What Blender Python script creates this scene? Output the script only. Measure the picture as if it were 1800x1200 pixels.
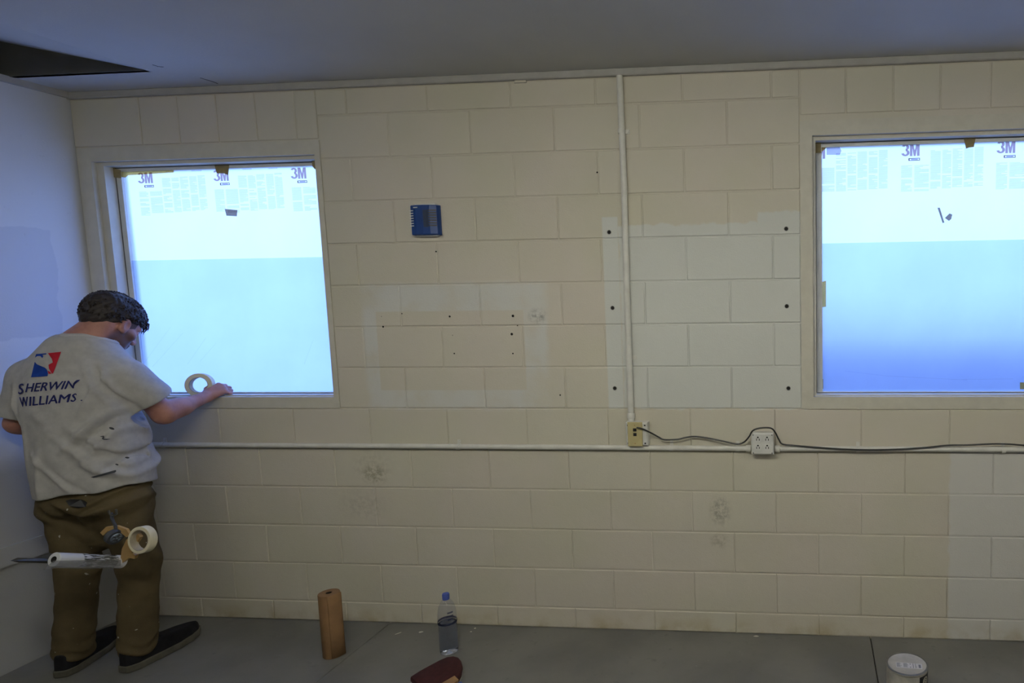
import bpy, bmesh, math, random
import numpy as np
from mathutils import Vector, Matrix
from mathutils.bvhtree import BVHTree

random.seed(7); np.random.seed(7)
for o in list(bpy.data.objects): bpy.data.objects.remove(o)
scn = bpy.context.scene
COL = scn.collection

# ------------------------------------------------------------------ camera
FPX, CX, CY = 1150.0, 1328.6, 623.3            # focal length and principal point of the 1800x1200 frame (photo is a left-hand crop)
YAW, PITCH, ROLL = 0.084487, -0.10148, -0.014234
CAM = np.array([2.0015, -3.055, 1.6934])
def _cam_axes():
    cy, sy, cp, sp = math.cos(YAW), math.sin(YAW), math.cos(PITCH), math.sin(PITCH)
    fw = np.array([-sy*cp, cy*cp, sp]); ri = np.array([cy, sy, 0.0]); up = np.cross(ri, fw)
    c, s = math.cos(ROLL), math.sin(ROLL)
    return c*ri + s*up, -s*ri + c*up, fw
RI, UP, FW = _cam_axes()
cd = bpy.data.cameras.new('camera'); cam = bpy.data.objects.new('camera', cd); COL.objects.link(cam)
cam.matrix_world = Matrix(((RI[0], UP[0], -FW[0], CAM[0]), (RI[1], UP[1], -FW[1], CAM[1]), (RI[2], UP[2], -FW[2], CAM[2]), (0, 0, 0, 1)))
cd.sensor_fit = 'HORIZONTAL'; cd.sensor_width = 36.0; cd.lens = FPX*36/1800
cd.shift_x = (900-CX)/1800; cd.shift_y = (CY-600)/1800; cd.clip_start = 0.02
scn.camera = cam

# ------------------------------------------------------------------ sky, light, exposure
SKY_STRENGTH = 3.55
LAMP_GLOW = 50.0
LAMP_COLOR = (1.0, 0.98, 0.85)
vs = scn.view_settings
vs.view_transform = 'Standard'; vs.look = 'None'; vs.exposure = 0.0; vs.gamma = 1.0; vs.use_curve_mapping = False
world = bpy.data.worlds.new('overcast_sky'); scn.world = world; world.use_nodes = True
wn, wl = world.node_tree.nodes, world.node_tree.links
bg = wn['Background']; bg.inputs['Strength'].default_value = SKY_STRENGTH
tc = wn.new('ShaderNodeTexCoord'); sx = wn.new('ShaderNodeSeparateXYZ'); rp = wn.new('ShaderNodeValToRGB')
wl.new(tc.outputs['Generated'], sx.inputs[0]); wl.new(sx.outputs['Z'], rp.inputs['Fac']); wl.new(rp.outputs['Color'], bg.inputs['Color'])
rp.color_ramp.elements[0].position = 0.0; rp.color_ramp.elements[0].color = (0.36, 0.57, 1.30, 1)
rp.color_ramp.elements[1].position = 0.9; rp.color_ramp.elements[1].color = (0.29, 0.49, 1.28, 1)

# ------------------------------------------------------------------ pixel helpers (a pixel gives a direction, the plane gives the distance)
def ray(px, py): return RI*((px-CX)/FPX) - UP*((py-CY)/FPX) + FW
def at(px, py, axis, val):
    d = ray(px, py); return CAM + d*((val-CAM[axis])/d[axis])
def W(px, py, y=0.0): return at(px, py, 1, y)
def FL(px, py, z=0.0): return at(px, py, 2, z)

# ------------------------------------------------------------------ tags
def tag(o, label=None, cat=None, group=None, kind=None):
    if label: o['label'] = label
    if cat: o['category'] = cat
    if group: o['group'] = group
    if kind: o['kind'] = kind
    return o
def empty(name, loc=(0, 0, 0), rz=0.0):
    o = bpy.data.objects.new(name, None); COL.objects.link(o); o.location = loc; o.rotation_euler = (0, 0, rz)
    o.empty_display_size = 0.05; return o

# ------------------------------------------------------------------ materials
MATS = {}
class NT:
    def __init__(s, name):
        s.m = bpy.data.materials.new(name); s.m.use_nodes = True; s.n = s.m.node_tree.nodes; s.l = s.m.node_tree.links
        s.b = s.n['Principled BSDF']; s.out = s.n['Material Output']; MATS[name] = s.m
    def new(s, t, **kw):
        n = s.n.new(t)
        for k, v in kw.items(): setattr(n, k, v)
        return n
    def math(s, op, a, b=None, clamp=False):
        n = s.new('ShaderNodeMath', operation=op); n.use_clamp = clamp
        for i, v in enumerate((a, b)):
            if v is None: continue
            if isinstance(v, (int, float)): n.inputs[i].default_value = v
            else: s.l.new(v, n.inputs[i])
        return n.outputs[0]
    def noise(s, vec, scale, detail=3.0, rough=0.55):
        n = s.new('ShaderNodeTexNoise'); n.inputs['Scale'].default_value = scale; n.inputs['Detail'].default_value = detail
        n.inputs['Roughness'].default_value = rough
        if vec is not None: s.l.new(vec, n.inputs['Vector'])
        return n.outputs['Fac']
    def ramp(s, fac, lo, hi):
        n = s.new('ShaderNodeMapRange'); n.inputs['From Min'].default_value = lo; n.inputs['From Max'].default_value = hi
        n.interpolation_type = 'SMOOTHSTEP'; s.l.new(fac, n.inputs['Value']); return n.outputs[0]
    def mix(s, fac, a, b):
        n = s.new('ShaderNodeMix', data_type='RGBA')
        for key, v in ((0, fac), (6, a), (7, b)):
            if isinstance(v, (int, float)): n.inputs[key].default_value = v
            elif isinstance(v, tuple): n.inputs[key].default_value = (*v, 1)
            else: s.l.new(v, n.inputs[key])
        return n.outputs[2]
    def bump(s, h, strength=0.3, dist=0.01):
        n = s.new('ShaderNodeBump'); n.inputs['Strength'].default_value = strength; n.inputs['Distance'].default_value = dist
        s.l.new(h, n.inputs['Height']); s.l.new(n.outputs[0], s.b.inputs['Normal'])
    def color(s, c):
        if isinstance(c, tuple): s.b.inputs['Base Color'].default_value = (*c, 1)
        else: s.l.new(c, s.b.inputs['Base Color'])
    def pos(s): return s.new('ShaderNodeNewGeometry').outputs['Position']
    def xyz(s):
        n = s.new('ShaderNodeSeparateXYZ'); s.l.new(s.pos(), n.inputs[0]); return n.outputs

def simple(name, c, rough=0.6, metal=0.0, var=0.12, vscale=18.0, bump=0.15, bscale=220.0, spec=0.4):
    t = NT(name); p = t.new('ShaderNodeTexCoord').outputs['Object']
    n1 = t.noise(p, vscale, 4)
    t.color(t.mix(t.ramp(n1, 0.3, 0.7), tuple(v*(1-var) for v in c), tuple(min(1, v*(1+var)) for v in c)))
    t.b.inputs['Roughness'].default_value = rough; t.b.inputs['Metallic'].default_value = metal
    t.b.inputs['Specular IOR Level'].default_value = spec
    if bump: t.bump(t.noise(p, bscale, 3), bump, 0.002)
    return t.m

def wall_paint():
    t = NT('painted_block'); x, y, z = t.xyz(); p = t.pos()
    n_edge = t.math('MULTIPLY', t.math('SUBTRACT', t.noise(p, 14, 4), 0.5), 0.05)
    xw = t.math('ADD', x, n_edge); zw = t.math('ADD', z, n_edge)
    def box(x0, x1, z0, z1, s=0.006, wob=True):
        X, Z = (xw, zw) if wob else (x, z)
        a = t.ramp(X, x0-s, x0+s); b = t.ramp(X, x1+s, x1-s) if False else t.math('SUBTRACT', 1.0, t.ramp(X, x1-s, x1+s))
        c = t.ramp(Z, z0-s, z0+s); d = t.math('SUBTRACT', 1.0, t.ramp(Z, z1-s, z1+s))
        return t.math('MULTIPLY', t.math('MULTIPLY', a, b), t.math('MULTIPLY', c, d))
    oi = t.new('ShaderNodeObjectInfo').outputs['Random']
    col = t.mix(t.ramp(t.noise(p, 1.6, 3), 0.35, 0.65), (0.560, 0.530, 0.425), (0.585, 0.535, 0.460))
    col = t.mix(t.math('MULTIPLY', oi, 0.35), col, (0.60, 0.57, 0.49))
    patch_paint = (0.600, 0.608, 0.570)
    # newer, whiter paint patches
    pa = t.math('MAXIMUM', box(1.025, 1.10, 1.123, 2.035, 0.004, False), box(1.10, 1.78, 1.123, 1.995))
    pa = t.math('MAXIMUM', pa, box(1.76, 1.99, 1.123, 2.040))
    col = t.mix(pa, col, patch_paint)
    ghost = box(-0.131, 0.620, 1.215, 1.604, 0.004, False)
    halo = t.math('MULTIPLY', box(-0.20, 0.735, 1.125, 1.735, 0.02), t.math('SUBTRACT', 1.0, ghost))
    col = t.mix(t.math('MULTIPLY', halo, t.ramp(t.noise(p, 5, 4), 0.25, 0.6)), col, (0.60, 0.595, 0.56))
    low = box(2.648, 9, -1, 0.93, 0.008); col = t.mix(low, col, (0.60, 0.585, 0.55))
    # dirt near the floor and scuffs
    d = t.math('MULTIPLY', t.math('SUBTRACT', 1.0, t.ramp(z, 0.0, 0.11)), t.ramp(t.noise(p, 9, 5), 0.38, 0.72))
    col = t.mix(t.math('MULTIPLY', d, 0.75), col, (0.40, 0.33, 0.19))
    def smudge(cx, cz, rx, rz, strength, c):
        nonlocal col
        dx = t.math('DIVIDE', t.math('SUBTRACT', x, cx), rx); dz = t.math('DIVIDE', t.math('SUBTRACT', z, cz), rz)
        r = t.math('SQRT', t.math('ADD', t.math('MULTIPLY', dx, dx), t.math('MULTIPLY', dz, dz)))
        m = t.math('MULTIPLY', t.math('SUBTRACT', 1.0, t.ramp(r, 0.2, 1.0)), t.ramp(t.noise(p, 38, 5, 0.7), 0.40, 0.62))
        col = t.mix(t.math('MULTIPLY', m, strength), col, c)
    smudge(-0.20, 0.785, 0.085, 0.07, 0.75, (0.25, 0.22, 0.14))
    smudge(-0.205, 0.825, 0.15, 0.11, 0.35, (0.33, 0.30, 0.24))
    smudge(1.56, 0.62, 0.07, 0.10, 0.8, (0.26, 0.24, 0.20))
    smudge(1.55, 0.47, 0.06, 0.05, 0.6, (0.30, 0.26, 0.20))
    smudge(0.69, 1.575, 0.06, 0.05, 0.8, (0.22, 0.21, 0.20))
    smudge(-0.27, 0.62, 0.18, 0.10, 0.35, (0.34, 0.31, 0.26))
    t.color(col); t.b.inputs['Roughness'].default_value = 0.62; t.b.inputs['Specular IOR Level'].default_value = 0.3
    h = t.math('ADD', t.math('MULTIPLY', t.noise(p, 160, 4), 0.55), t.math('MULTIPLY', t.noise(p, 28, 4), 0.6))
    t.bump(h, 0.32, 0.004)
    return t.m
M_WALL = wall_paint()

def left_wall_paint():
    t = NT('left_wall_plaster'); x, y, z = t.xyz(); p = t.pos()
    col = t.mix(t.ramp(t.noise(p, 1.3, 3), 0.35, 0.7), (0.55, 0.56, 0.57), (0.60, 0.60, 0.61))
    w = t.math('MULTIPLY', t.math('SUBTRACT', t.noise(p, 9, 4), 0.5), 0.06); yy = t.math('ADD', y, w); zz = t.math('ADD', z, w)
    m = t.math('MULTIPLY', t.math('SUBTRACT', 1.0, t.ramp(yy, -0.150, -0.143)), t.math('MULTIPLY', t.ramp(zz, 1.50, 1.506), t.math('SUBTRACT', 1.0, t.ramp(zz, 2.02, 2.026))))
    col = t.mix(m, col, (0.515, 0.525, 0.555))
    m2 = t.math('SUBTRACT', 1.0, t.ramp(zz, 0.90, 0.99)); col = t.mix(m2, col, (0.40, 0.40, 0.385))
    sc = t.math('MULTIPLY', t.ramp(t.noise(p, 26, 6, 0.75), 0.62, 0.72), 0.25); col = t.mix(sc, col, (0.35, 0.35, 0.36))
    t.color(col); t.b.inputs['Roughness'].default_value = 0.6; t.b.inputs['Specular IOR Level'].default_value = 0.3
    t.bump(t.math('ADD', t.noise(p, 120, 4), t.noise(p, 14, 3)), 0.18, 0.003); return t.m
M_LEFT = left_wall_paint()

def ceiling_paint():
    t = NT('ceiling_paint'); p = t.pos(); x, y, z = t.xyz()
    col = t.mix(t.ramp(t.noise(p, 1.2, 4), 0.35, 0.7), (0.52, 0.52, 0.51), (0.56, 0.56, 0.55))
    s = t.ramp(t.math('ABSOLUTE', t.math('SUBTRACT', t.math('PINGPONG', t.math('ADD', x, 0.2), 0.61), 0.3)), 0.0, 0.06)
    col = t.mix(t.math('MULTIPLY', t.math('SUBTRACT', 1.0, s), 0.35), col, (0.55, 0.55, 0.54))
    t.color(col); t.b.inputs['Roughness'].default_value = 0.75; t.b.inputs['Specular IOR Level'].default_value = 0.2
    t.bump(t.math('ADD', t.noise(p, 90, 4), t.math('MULTIPLY', t.noise(p, 6, 3), 2.0)), 0.15, 0.004); return t.m
M_CEIL = ceiling_paint()

def concrete():
    t = NT('floor_concrete'); p = t.pos()
    a = t.noise(p, 2.2, 5); b = t.noise(p, 17, 5, 0.65)
    col = t.mix(t.ramp(a, 0.3, 0.7), (0.135, 0.133, 0.122), (0.185, 0.180, 0.164))
    col = t.mix(t.math('MULTIPLY', t.ramp(b, 0.58, 0.74), 0.55), col, (0.10, 0.098, 0.09))
    col = t.mix(t.math('MULTIPLY', t.ramp(t.noise(p, 60, 3, 0.7), 0.66, 0.74), 0.5), col, (0.30, 0.29, 0.27))
    t.color(col); t.b.inputs['Roughness'].default_value = 0.55; t.b.inputs['Specular IOR Level'].default_value = 0.35
    t.bump(t.math('ADD', t.noise(p, 140, 4), t.math('MULTIPLY', b, 0.6)), 0.15, 0.003); return t.m
M_FLOOR = concrete()

M_FRAME = simple('frame_paint', (0.56, 0.535, 0.455), 0.5, var=0.04, bump=0.12)
M_WHITE_PAINT = simple('conduit_paint', (0.66, 0.65, 0.60), 0.45, var=0.06, bump=0.2)
M_TRIM = simple('trim_paint', (0.38, 0.37, 0.35), 0.55, var=0.05)
M_SASH = simple('sash_paint', (0.62, 0.63, 0.60), 0.45, var=0.04, bump=0.05)
M_GASKET = simple('dark_gasket', (0.06, 0.06, 0.06), 0.6, bump=0)
M_BLUE = simple('blue_plastic', (0.005, 0.042, 0.20), 0.42, var=0.06, bump=0.05)
M_DARK = simple('black_plastic', (0.012, 0.012, 0.013), 0.45, bump=0.05)
M_VENT = simple('vent_grey', (0.03, 0.045, 0.09), 0.6, bump=0.3)
M_PLASTIC = simple('white_plastic', (0.66, 0.66, 0.63), 0.4, var=0.03, bump=0.03)
M_IVORY = simple('ivory_plate', (0.50, 0.43, 0.22), 0.4, var=0.05, bump=0.03)
M_GALV = simple('painted_box', (0.64, 0.635, 0.60), 0.45, var=0.05)
M_CABLE = simple('black_cable', (0.010, 0.010, 0.010), 0.4, bump=0.05)
M_HOLE = simple('hole_dark', (0.012, 0.011, 0.010), 0.9, bump=0)
M_ANCHOR = simple('anchor_plastic', (0.20, 0.20, 0.19), 0.5, bump=0)
M_KRAFT = simple('kraft_paper', (0.22, 0.122, 0.052), 0.8, var=0.10, bump=0.2)
M_KRAFT_IN = simple('kraft_core', (0.30, 0.17, 0.075), 0.85, var=0.1)
M_CAP = simple('blue_cap', (0.075, 0.12, 0.42), 0.4, bump=0.05)
M_MAROON = simple('maroon_pad', (0.045, 0.008, 0.008), 0.85, var=0.2, vscale=40, bump=0.5, bscale=400)
M_CARD = simple('cardboard', (0.28, 0.16, 0.07), 0.85)
M_CAN = simple('can_side', (0.42, 0.40, 0.35), 0.45, metal=0.15, var=0.25, vscale=14, bump=0.15)
M_RIM = simple('can_rim', (0.20, 0.20, 0.19), 0.35, metal=0.8, bump=0.05)
M_LID = simple('can_lid', (0.46, 0.44, 0.40), 0.4, metal=0.3, var=0.15, vscale=12, bump=0.1)
M_LABEL = simple('paper_label', (0.58, 0.57, 0.58), 0.7, var=0.03, bump=0)
M_PRINT = simple('label_ink', (0.16, 0.16, 0.18), 0.7, bump=0)
M_SHIRT = simple('grey_cotton', (0.40, 0.39, 0.37), 0.9, var=0.07, vscale=30, bump=0.35, bscale=500, spec=0.1)
M_RIB = simple('grey_cotton_rib', (0.46, 0.45, 0.425), 0.9, var=0.05, bump=0.4, bscale=600, spec=0.1)
M_NAVY = simple('navy_ink', (0.022, 0.026, 0.11), 0.85, var=0.25, vscale=60, bump=0.2, spec=0.1)
M_BLUEINK = simple('blue_ink', (0.012, 0.045, 0.26), 0.85, var=0.15, bump=0.2, spec=0.1)
M_RED = simple('red_ink', (0.42, 0.02, 0.035), 0.85, var=0.15, bump=0.2, spec=0.1)
M_SHOE = simple('black_suede', (0.010, 0.010, 0.012), 0.8, var=0.3, bump=0.4, spec=0.2)
M_SOLE = simple('worn_rubber', (0.085, 0.08, 0.062), 0.8, var=0.2, bump=0.2)
M_HAIR = simple('dark_hair', (0.022, 0.016, 0.014), 0.55, var=0.3, vscale=60, bump=0.6, bscale=160)
M_TAPE = simple('masking_tape', (0.62, 0.52, 0.30), 0.75, var=0.05, bump=0.3)
M_TAPE_SIDE = simple('tape_roll_paper', (0.66, 0.60, 0.42), 0.75, var=0.05, bump=0.3)
M_TAPE_CORE = simple('tape_core', (0.40, 0.35, 0.26), 0.85)
M_TAN = simple('tan_plastic', (0.40, 0.25, 0.09), 0.5, var=0.1)
M_HUB = simple('hub_dark', (0.05, 0.055, 0.065), 0.45)
M_HUB2 = simple('hub_steel', (0.25, 0.30, 0.36), 0.35, metal=0.5, vscale=90, var=0.5)
M_STEEL = simple('blade_steel', (0.13, 0.13, 0.12), 0.4, metal=0.7)
M_LAMP = simple('fixture_enamel', (0.8, 0.8, 0.78), 0.4, bump=0)
M_CHIP = simple('paint_chip', (0.62, 0.60, 0.50), 0.7)
M_GROUND = simple('pale_concrete', (0.55, 0.55, 0.54), 0.9, vscale=3)
M_BLUEBLOCKER = simple('blue_grey_blocker', (0.30, 0.35, 0.46), 0.8, vscale=3)

def paint_speckled(name, c, c2, lo=0.66, hi=0.70, scale=34):
    t = NT(name); p = t.new('ShaderNodeTexCoord').outputs['Object']
    col = t.mix(t.ramp(t.noise(p, 7, 4), 0.3, 0.7), tuple(v*0.8 for v in c), tuple(v*1.15 for v in c))
    col = t.mix(t.ramp(t.noise(p, scale, 2, 0.5), lo, hi), col, c2)
    t.color(col); t.b.inputs['Roughness'].default_value = 0.9; t.b.inputs['Specular IOR Level'].default_value = 0.1
    t.bump(t.math('ADD', t.noise(p, 420, 2), t.math('MULTIPLY', t.noise(p, 26, 4), 1.5)), 0.35, 0.004); return t.m
M_TROUSER = paint_speckled('khaki_cotton', (0.100, 0.076, 0.040), (0.42, 0.40, 0.34), 0.72, 0.755)

def skin():
    t = NT('skin'); p = t.pos()
    col = t.mix(t.ramp(t.noise(p, 22, 4), 0.3, 0.7), (0.33, 0.150, 0.110), (0.42, 0.205, 0.155))
    d = t.new('ShaderNodeVectorMath', operation='DISTANCE'); t.l.new(p, d.inputs[0]); MATS['_jaw'] = d
    m = t.math('MULTIPLY', t.math('SUBTRACT', 1.0, t.ramp(d.outputs['Value'], 0.055, 0.088)), 0.85)
    col = t.mix(m, col, (0.085, 0.045, 0.032))
    t.color(col); t.b.inputs['Roughness'].default_value = 0.5; t.b.inputs['Specular IOR Level'].default_value = 0.35
    t.b.inputs['Subsurface Weight'].default_value = 0.0
    t.bump(t.noise(p, 260, 3), 0.12, 0.002); return t.m
M_SKIN = skin()

def film_mat(name, tint, trans, rough=0.0):
    """plastic sheet: scatters daylight through (translucent) and lets part of it straight through (tinted transparent)"""
    t = NT(name); t.n.remove(t.b); p = t.new('ShaderNodeTexCoord').outputs['Object']
    c = t.mix(t.ramp(t.noise(p, 2.5, 5), 0.3, 0.7), tuple(v*0.96 for v in tint), tint)
    a = t.new('ShaderNodeBsdfTranslucent'); t.l.new(c, a.inputs['Color'])
    b = t.new('ShaderNodeBsdfTransparent'); t.l.new(c, b.inputs['Color'])
    if rough:
        b = t.new('ShaderNodeBsdfRefraction'); t.l.new(c, b.inputs['Color']); b.inputs['Roughness'].default_value = rough; b.inputs['IOR'].default_value = 1.45
    s = t.new('ShaderNodeMixShader'); s.inputs[0].default_value = trans
    t.l.new(a.outputs[0], s.inputs[1]); t.l.new(b.outputs[0], s.inputs[2]); t.l.new(s.outputs[0], t.out.inputs['Surface']); return t.m
M_FILM = film_mat('masking_film', (0.93, 0.95, 0.95), 0.55, 0.85)
M_FILM2 = film_mat('second_film', (0.68, 0.75, 0.93), 0.97)
def tint_mat(name, c, diff=None, fac=0.0, rough=0.6):
    t = NT(name); t.n.remove(t.b)
    b = t.new('ShaderNodeBsdfTransparent'); b.inputs['Color'].default_value = (*c, 1)
    if diff is None: t.l.new(b.outputs[0], t.out.inputs['Surface']); return t.m
    p = t.new('ShaderNodeTexCoord').outputs['Object']
    a = t.new('ShaderNodeBsdfDiffuse'); t.l.new(t.mix(t.ramp(t.noise(p, 60, 3), 0.3, 0.7), tuple(v*0.85 for v in diff), diff), a.inputs['Color'])
    s = t.new('ShaderNodeMixShader'); s.inputs[0].default_value = fac
    t.l.new(b.outputs[0], s.inputs[1]); t.l.new(a.outputs[0], s.inputs[2]); t.l.new(s.outputs[0], t.out.inputs['Surface']); return t.m
M_LOGO = tint_mat('film_logo_ink', (0.40, 0.27, 0.25))
M_FINE = tint_mat('film_text_ink', (0.72, 0.66, 0.66))
M_CREASE = tint_mat('film_crease', (0.88, 0.88, 0.90))
M_TAPE_T = tint_mat('backlit_tape', (0.40, 0.28, 0.10), (0.55, 0.46, 0.25), 0.5)
M_TAPE_L = tint_mat('thin_backlit_tape', (0.86, 0.70, 0.36), (0.60, 0.55, 0.36), 0.18)
M_TAPE_D = tint_mat('opaque_scrap', (0.50, 0.44, 0.38), (0.25, 0.25, 0.27), 0.08)
M_TAPE_C = tint_mat('clear_tape', (0.74, 0.70, 0.70), (0.5, 0.5, 0.5), 0.05)
def gloss_clear(name, c, gl=0.06):
    t = NT(name); t.n.remove(t.b)
    b = t.new('ShaderNodeBsdfTransparent'); b.inputs['Color'].default_value = (*c, 1)
    g = t.new('ShaderNodeBsdfGlossy'); g.inputs['Roughness'].default_value = 0.06
    lw = t.new('ShaderNodeLayerWeight'); lw.inputs['Blend'].default_value = 0.5
    fr = t.math('ADD', t.math('MULTIPLY', t.math('POWER', lw.outputs['Facing'], 4.0), 0.55), 0.04)
    s = t.new('ShaderNodeMixShader'); t.l.new(fr, s.inputs[0]); t.l.new(b.outputs[0], s.inputs[1]); t.l.new(g.outputs[0], s.inputs[2])
    t.l.new(s.outputs[0], t.out.inputs['Surface']); return t.m
M_PET = gloss_clear('clear_pet', (0.90, 0.91, 0.96))
M_PANE = gloss_clear('window_glass', (0.95, 0.97, 0.97))
M_SHEET = tint_mat('loose_film', (0.80, 0.80, 0.80), (0.5, 0.5, 0.5), 0.25)
def water():
    t = NT('water'); t.b.inputs['Base Color'].default_value = (0.80, 0.86, 0.98, 1); t.b.inputs['Transmission Weight'].default_value = 1.0
    t.b.inputs['Roughness'].default_value = 0.02; t.b.inputs['IOR'].default_value = 1.2; return t.m
M_WATER = water()
def roll_print():
    t = NT('printed_film_roll'); p = t.new('ShaderNodeTexCoord').outputs['Object']
    s = t.new('ShaderNodeSeparateXYZ'); t.l.new(p, s.inputs[0])
    mp = t.new('ShaderNodeMapping'); mp.inputs['Scale'].default_value = (9, 60, 60); t.l.new(p, mp.inputs[0])
    n = t.noise(mp.outputs[0], 3.0, 3)
    band = t.math('MULTIPLY', t.ramp(s.outputs['X'], 0.085, 0.092), t.math('SUBTRACT', 1.0, t.ramp(s.outputs['X'], 0.222, 0.226)))
    f = t.math('MULTIPLY', band, t.ramp(n, 0.40, 0.52))
    t.color(t.mix(f, (0.62, 0.62, 0.62), (0.06, 0.065, 0.06))); t.b.inputs['Roughness'].default_value = 0.22; return t.m
M_ROLL = roll_print()

# ------------------------------------------------------------------ mesh builder
class MB:
    def __init__(s): s.v = []; s.f = []
    def add(s, vs, fs):
        b = len(s.v); s.v += [tuple(map(float, v)) for v in vs]; s.f += [tuple(b+i for i in f) for f in fs]; return s
    def box(s, x0, x1, y0, y1, z0, z1):
        return s.add([(x0,y0,z0),(x1,y0,z0),(x1,y1,z0),(x0,y1,z0),(x0,y0,z1),(x1,y0,z1),(x1,y1,z1),(x0,y1,z1)],
                     [(0,3,2,1),(4,5,6,7),(0,1,5,4),(1,2,6,5),(2,3,7,6),(3,0,4,7)])
    def bbox(s, x0, x1, y0, y1, z0, z1, b):       # box with its front (-y) edges bevelled by b
        return s.add([(x0,y1,z0),(x1,y1,z0),(x1,y1,z1),(x0,y1,z1),(x0,y0+b,z0),(x1,y0+b,z0),(x1,y0+b,z1),(x0,y0+b,z1),
                      (x0+b,y0,z0+b),(x1-b,y0,z0+b),(x1-b,y0,z1-b),(x0+b,y0,z1-b)],
                     [(3,2,1,0),(0,1,5,4),(1,2,6,5),(2,3,7,6),(3,0,4,7),(4,5,9,8),(5,6,10,9),(6,7,11,10),(7,4,8,11),(8,9,10,11)])
    def ring(s, o, i, y0, y1):                    # rectangular frame: o, i = (x0,x1,z0,z1)
        def q(r, y): return [(r[0],y,r[2]),(r[1],y,r[2]),(r[1],y,r[3]),(r[0],y,r[3])]
        v = q(o,y0)+q(i,y0)+q(o,y1)+q(i,y1); f = []
        for k in range(4):
            n = (k+1) % 4
            f += [(k,n,4+n,4+k),(8+k,12+k,12+n,8+n),(k,8+k,8+n,n),(4+k,4+n,12+n,12+k)]
        return s.add(v, f)
    def prism(s, pts, y0, y1):                    # polygon in x,z extruded along y
        n = len(pts); v = [(x,y0,z) for x,z in pts]+[(x,y1,z) for x,z in pts]
        return s.add(v, [tuple(range(n)), tuple(range(2*n-1,n-1,-1))]+[(i,n+i,n+(i+1)%n,(i+1)%n) for i in range(n)])
    def lathe(s, prof, c=(0,0,0), n=32, axis='z', capped=True):
        v = []
        for r, h in prof:
            for k in range(n):
                a = 2*math.pi*k/n; p = (r*math.cos(a), r*math.sin(a), h)
                if axis == 'x': p = (h, p[0], p[1])
                if axis == 'y': p = (p[0], h, p[1])
                v.append((p[0]+c[0], p[1]+c[1], p[2]+c[2]))
        f = []
        for i in range(len(prof)-1):
            for k in range(n):
                a, b = i*n+k, i*n+(k+1)%n
                f.append((a, b, b+n, a+n) if axis != 'y' else (a, a+n, b+n, b))
        if capped:
            f.append(tuple(range(n-1,-1,-1))); f.append(tuple(range((len(prof)-1)*n, len(prof)*n)))
        return s.add(v, f)
    def tube(s, pts, r, n=10, cap=True):
        P = [Vector(p) for p in pts]; rings = []; ref = Vector((0.13, 0.7, 0.71))
        for i, p in enumerate(P):
            d = (P[min(i+1,len(P)-1)]-P[max(i-1,0)]).normalized()
            a = d.cross(ref).normalized(); b = d.cross(a).normalized(); rr = r[i] if isinstance(r, (list, tuple)) else r
            rings.append([p+a*rr*math.cos(2*math.pi*k/n)+b*rr*math.sin(2*math.pi*k/n) for k in range(n)])
        v = [q for g in rings for q in g]; f = []
        for i in range(len(P)-1):
            for k in range(n): f.append((i*n+k, i*n+(k+1)%n, (i+1)*n+(k+1)%n, (i+1)*n+k))
        if cap: f += [tuple(range(n-1,-1,-1)), tuple(range((len(P)-1)*n, len(P)*n))]
        return s.add(v, f)
    def build(s, name, mat, parent=None, smooth=False, origin=None, fix=True):
        me = bpy.data.meshes.new(name); v = s.v
        if origin is not None: v = [(a-origin[0], b-origin[1], c-origin[2]) for a, b, c in v]
        me.from_pydata(v, [], s.f); me.update()
        if fix:
            bm = bmesh.new(); bm.from_mesh(me); bmesh.ops.recalc_face_normals(bm, faces=bm.faces); bm.to_mesh(me); bm.free()
        me.materials.append(mat)
        o = bpy.data.objects.new(name, me); COL.objects.link(o)
        if origin is not None and parent is None: o.location = origin
        if parent is not None: o.parent = parent
        if smooth: smooth_by_angle(me)
        return o
def smooth_by_angle(me, ang=0.7):
    me.polygons.foreach_set('use_smooth', [True]*len(me.polygons))
    bm = bmesh.new(); bm.from_mesh(me)
    for e in bm.edges:
        e.smooth = not (len(e.link_faces) == 2 and e.calc_face_angle(0) > ang)
    bm.to_mesh(me); bm.free()
def struct(o): return tag(o, kind='structure')

# ================================================================== THE ROOM
XL, XR, YB, H = -1.648, 4.6, -6.2, 2.70
Z0, CO = 0.107, 0.2032
J = [Z0+CO*k for k in range(13)]                       # bed joints
W1 = (-1.640, -0.355, 1.123, 2.432); W2 = (1.957, 3.245, 1.123, 2.442)
TRIM_Z = 2.668
# front wall core (mortar face recessed behind the blocks)
YM = 0.0045
b = MB(); T = 0.20
for (x0, x1, z0, z1) in ((XL-0.2, XR+0.2, -0.1, 1.123), (XL-0.2, W1[0], 1.123, 2.43), (W1[1], W2[0], 1.123, 2.43), (W2[1], XR+0.2, 1.123, 2.43), (XL-0.2, XR+0.2, 2.43, 3.1)):
    b.box(x0, x1, YM, T, z0, z1)
front = struct(b.build('wall_front', M_WALL)); front['label'] = 'cream painted concrete block wall with two windows'; 
blk_cache = {}
def block(x0, x1, z0, z1, gap=0.0035):
    gx = 0.0016 if z1 < 1.2 else 0.0028
    w, h = x1-x0-2*gx, z1-z0-2*gap
    if w < 0.02 or h < 0.02: return
    key = (round(w, 3), round(h, 3))
    if key not in blk_cache:
        m = MB().bbox(0, w, 0, 0.03, 0, h, 0.0026); me = bpy.data.meshes.new('block'); me.from_pydata(m.v, [], m.f)
        bm = bmesh.new(); bm.from_mesh(me); bmesh.ops.recalc_face_normals(bm, faces=bm.faces); bm.to_mesh(me); bm.free()
        me.materials.append(M_WALL); blk_cache[key] = me
    o = bpy.data.objects.new('block', blk_cache[key]); COL.objects.link(o); o.parent = front
    o.location = (x0+gx, random.uniform(-0.0012, 0.0008), z0+gap); o.rotation_euler = (random.uniform(-.003, .003), 0, random.uniform(-.0015, .0015))
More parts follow.
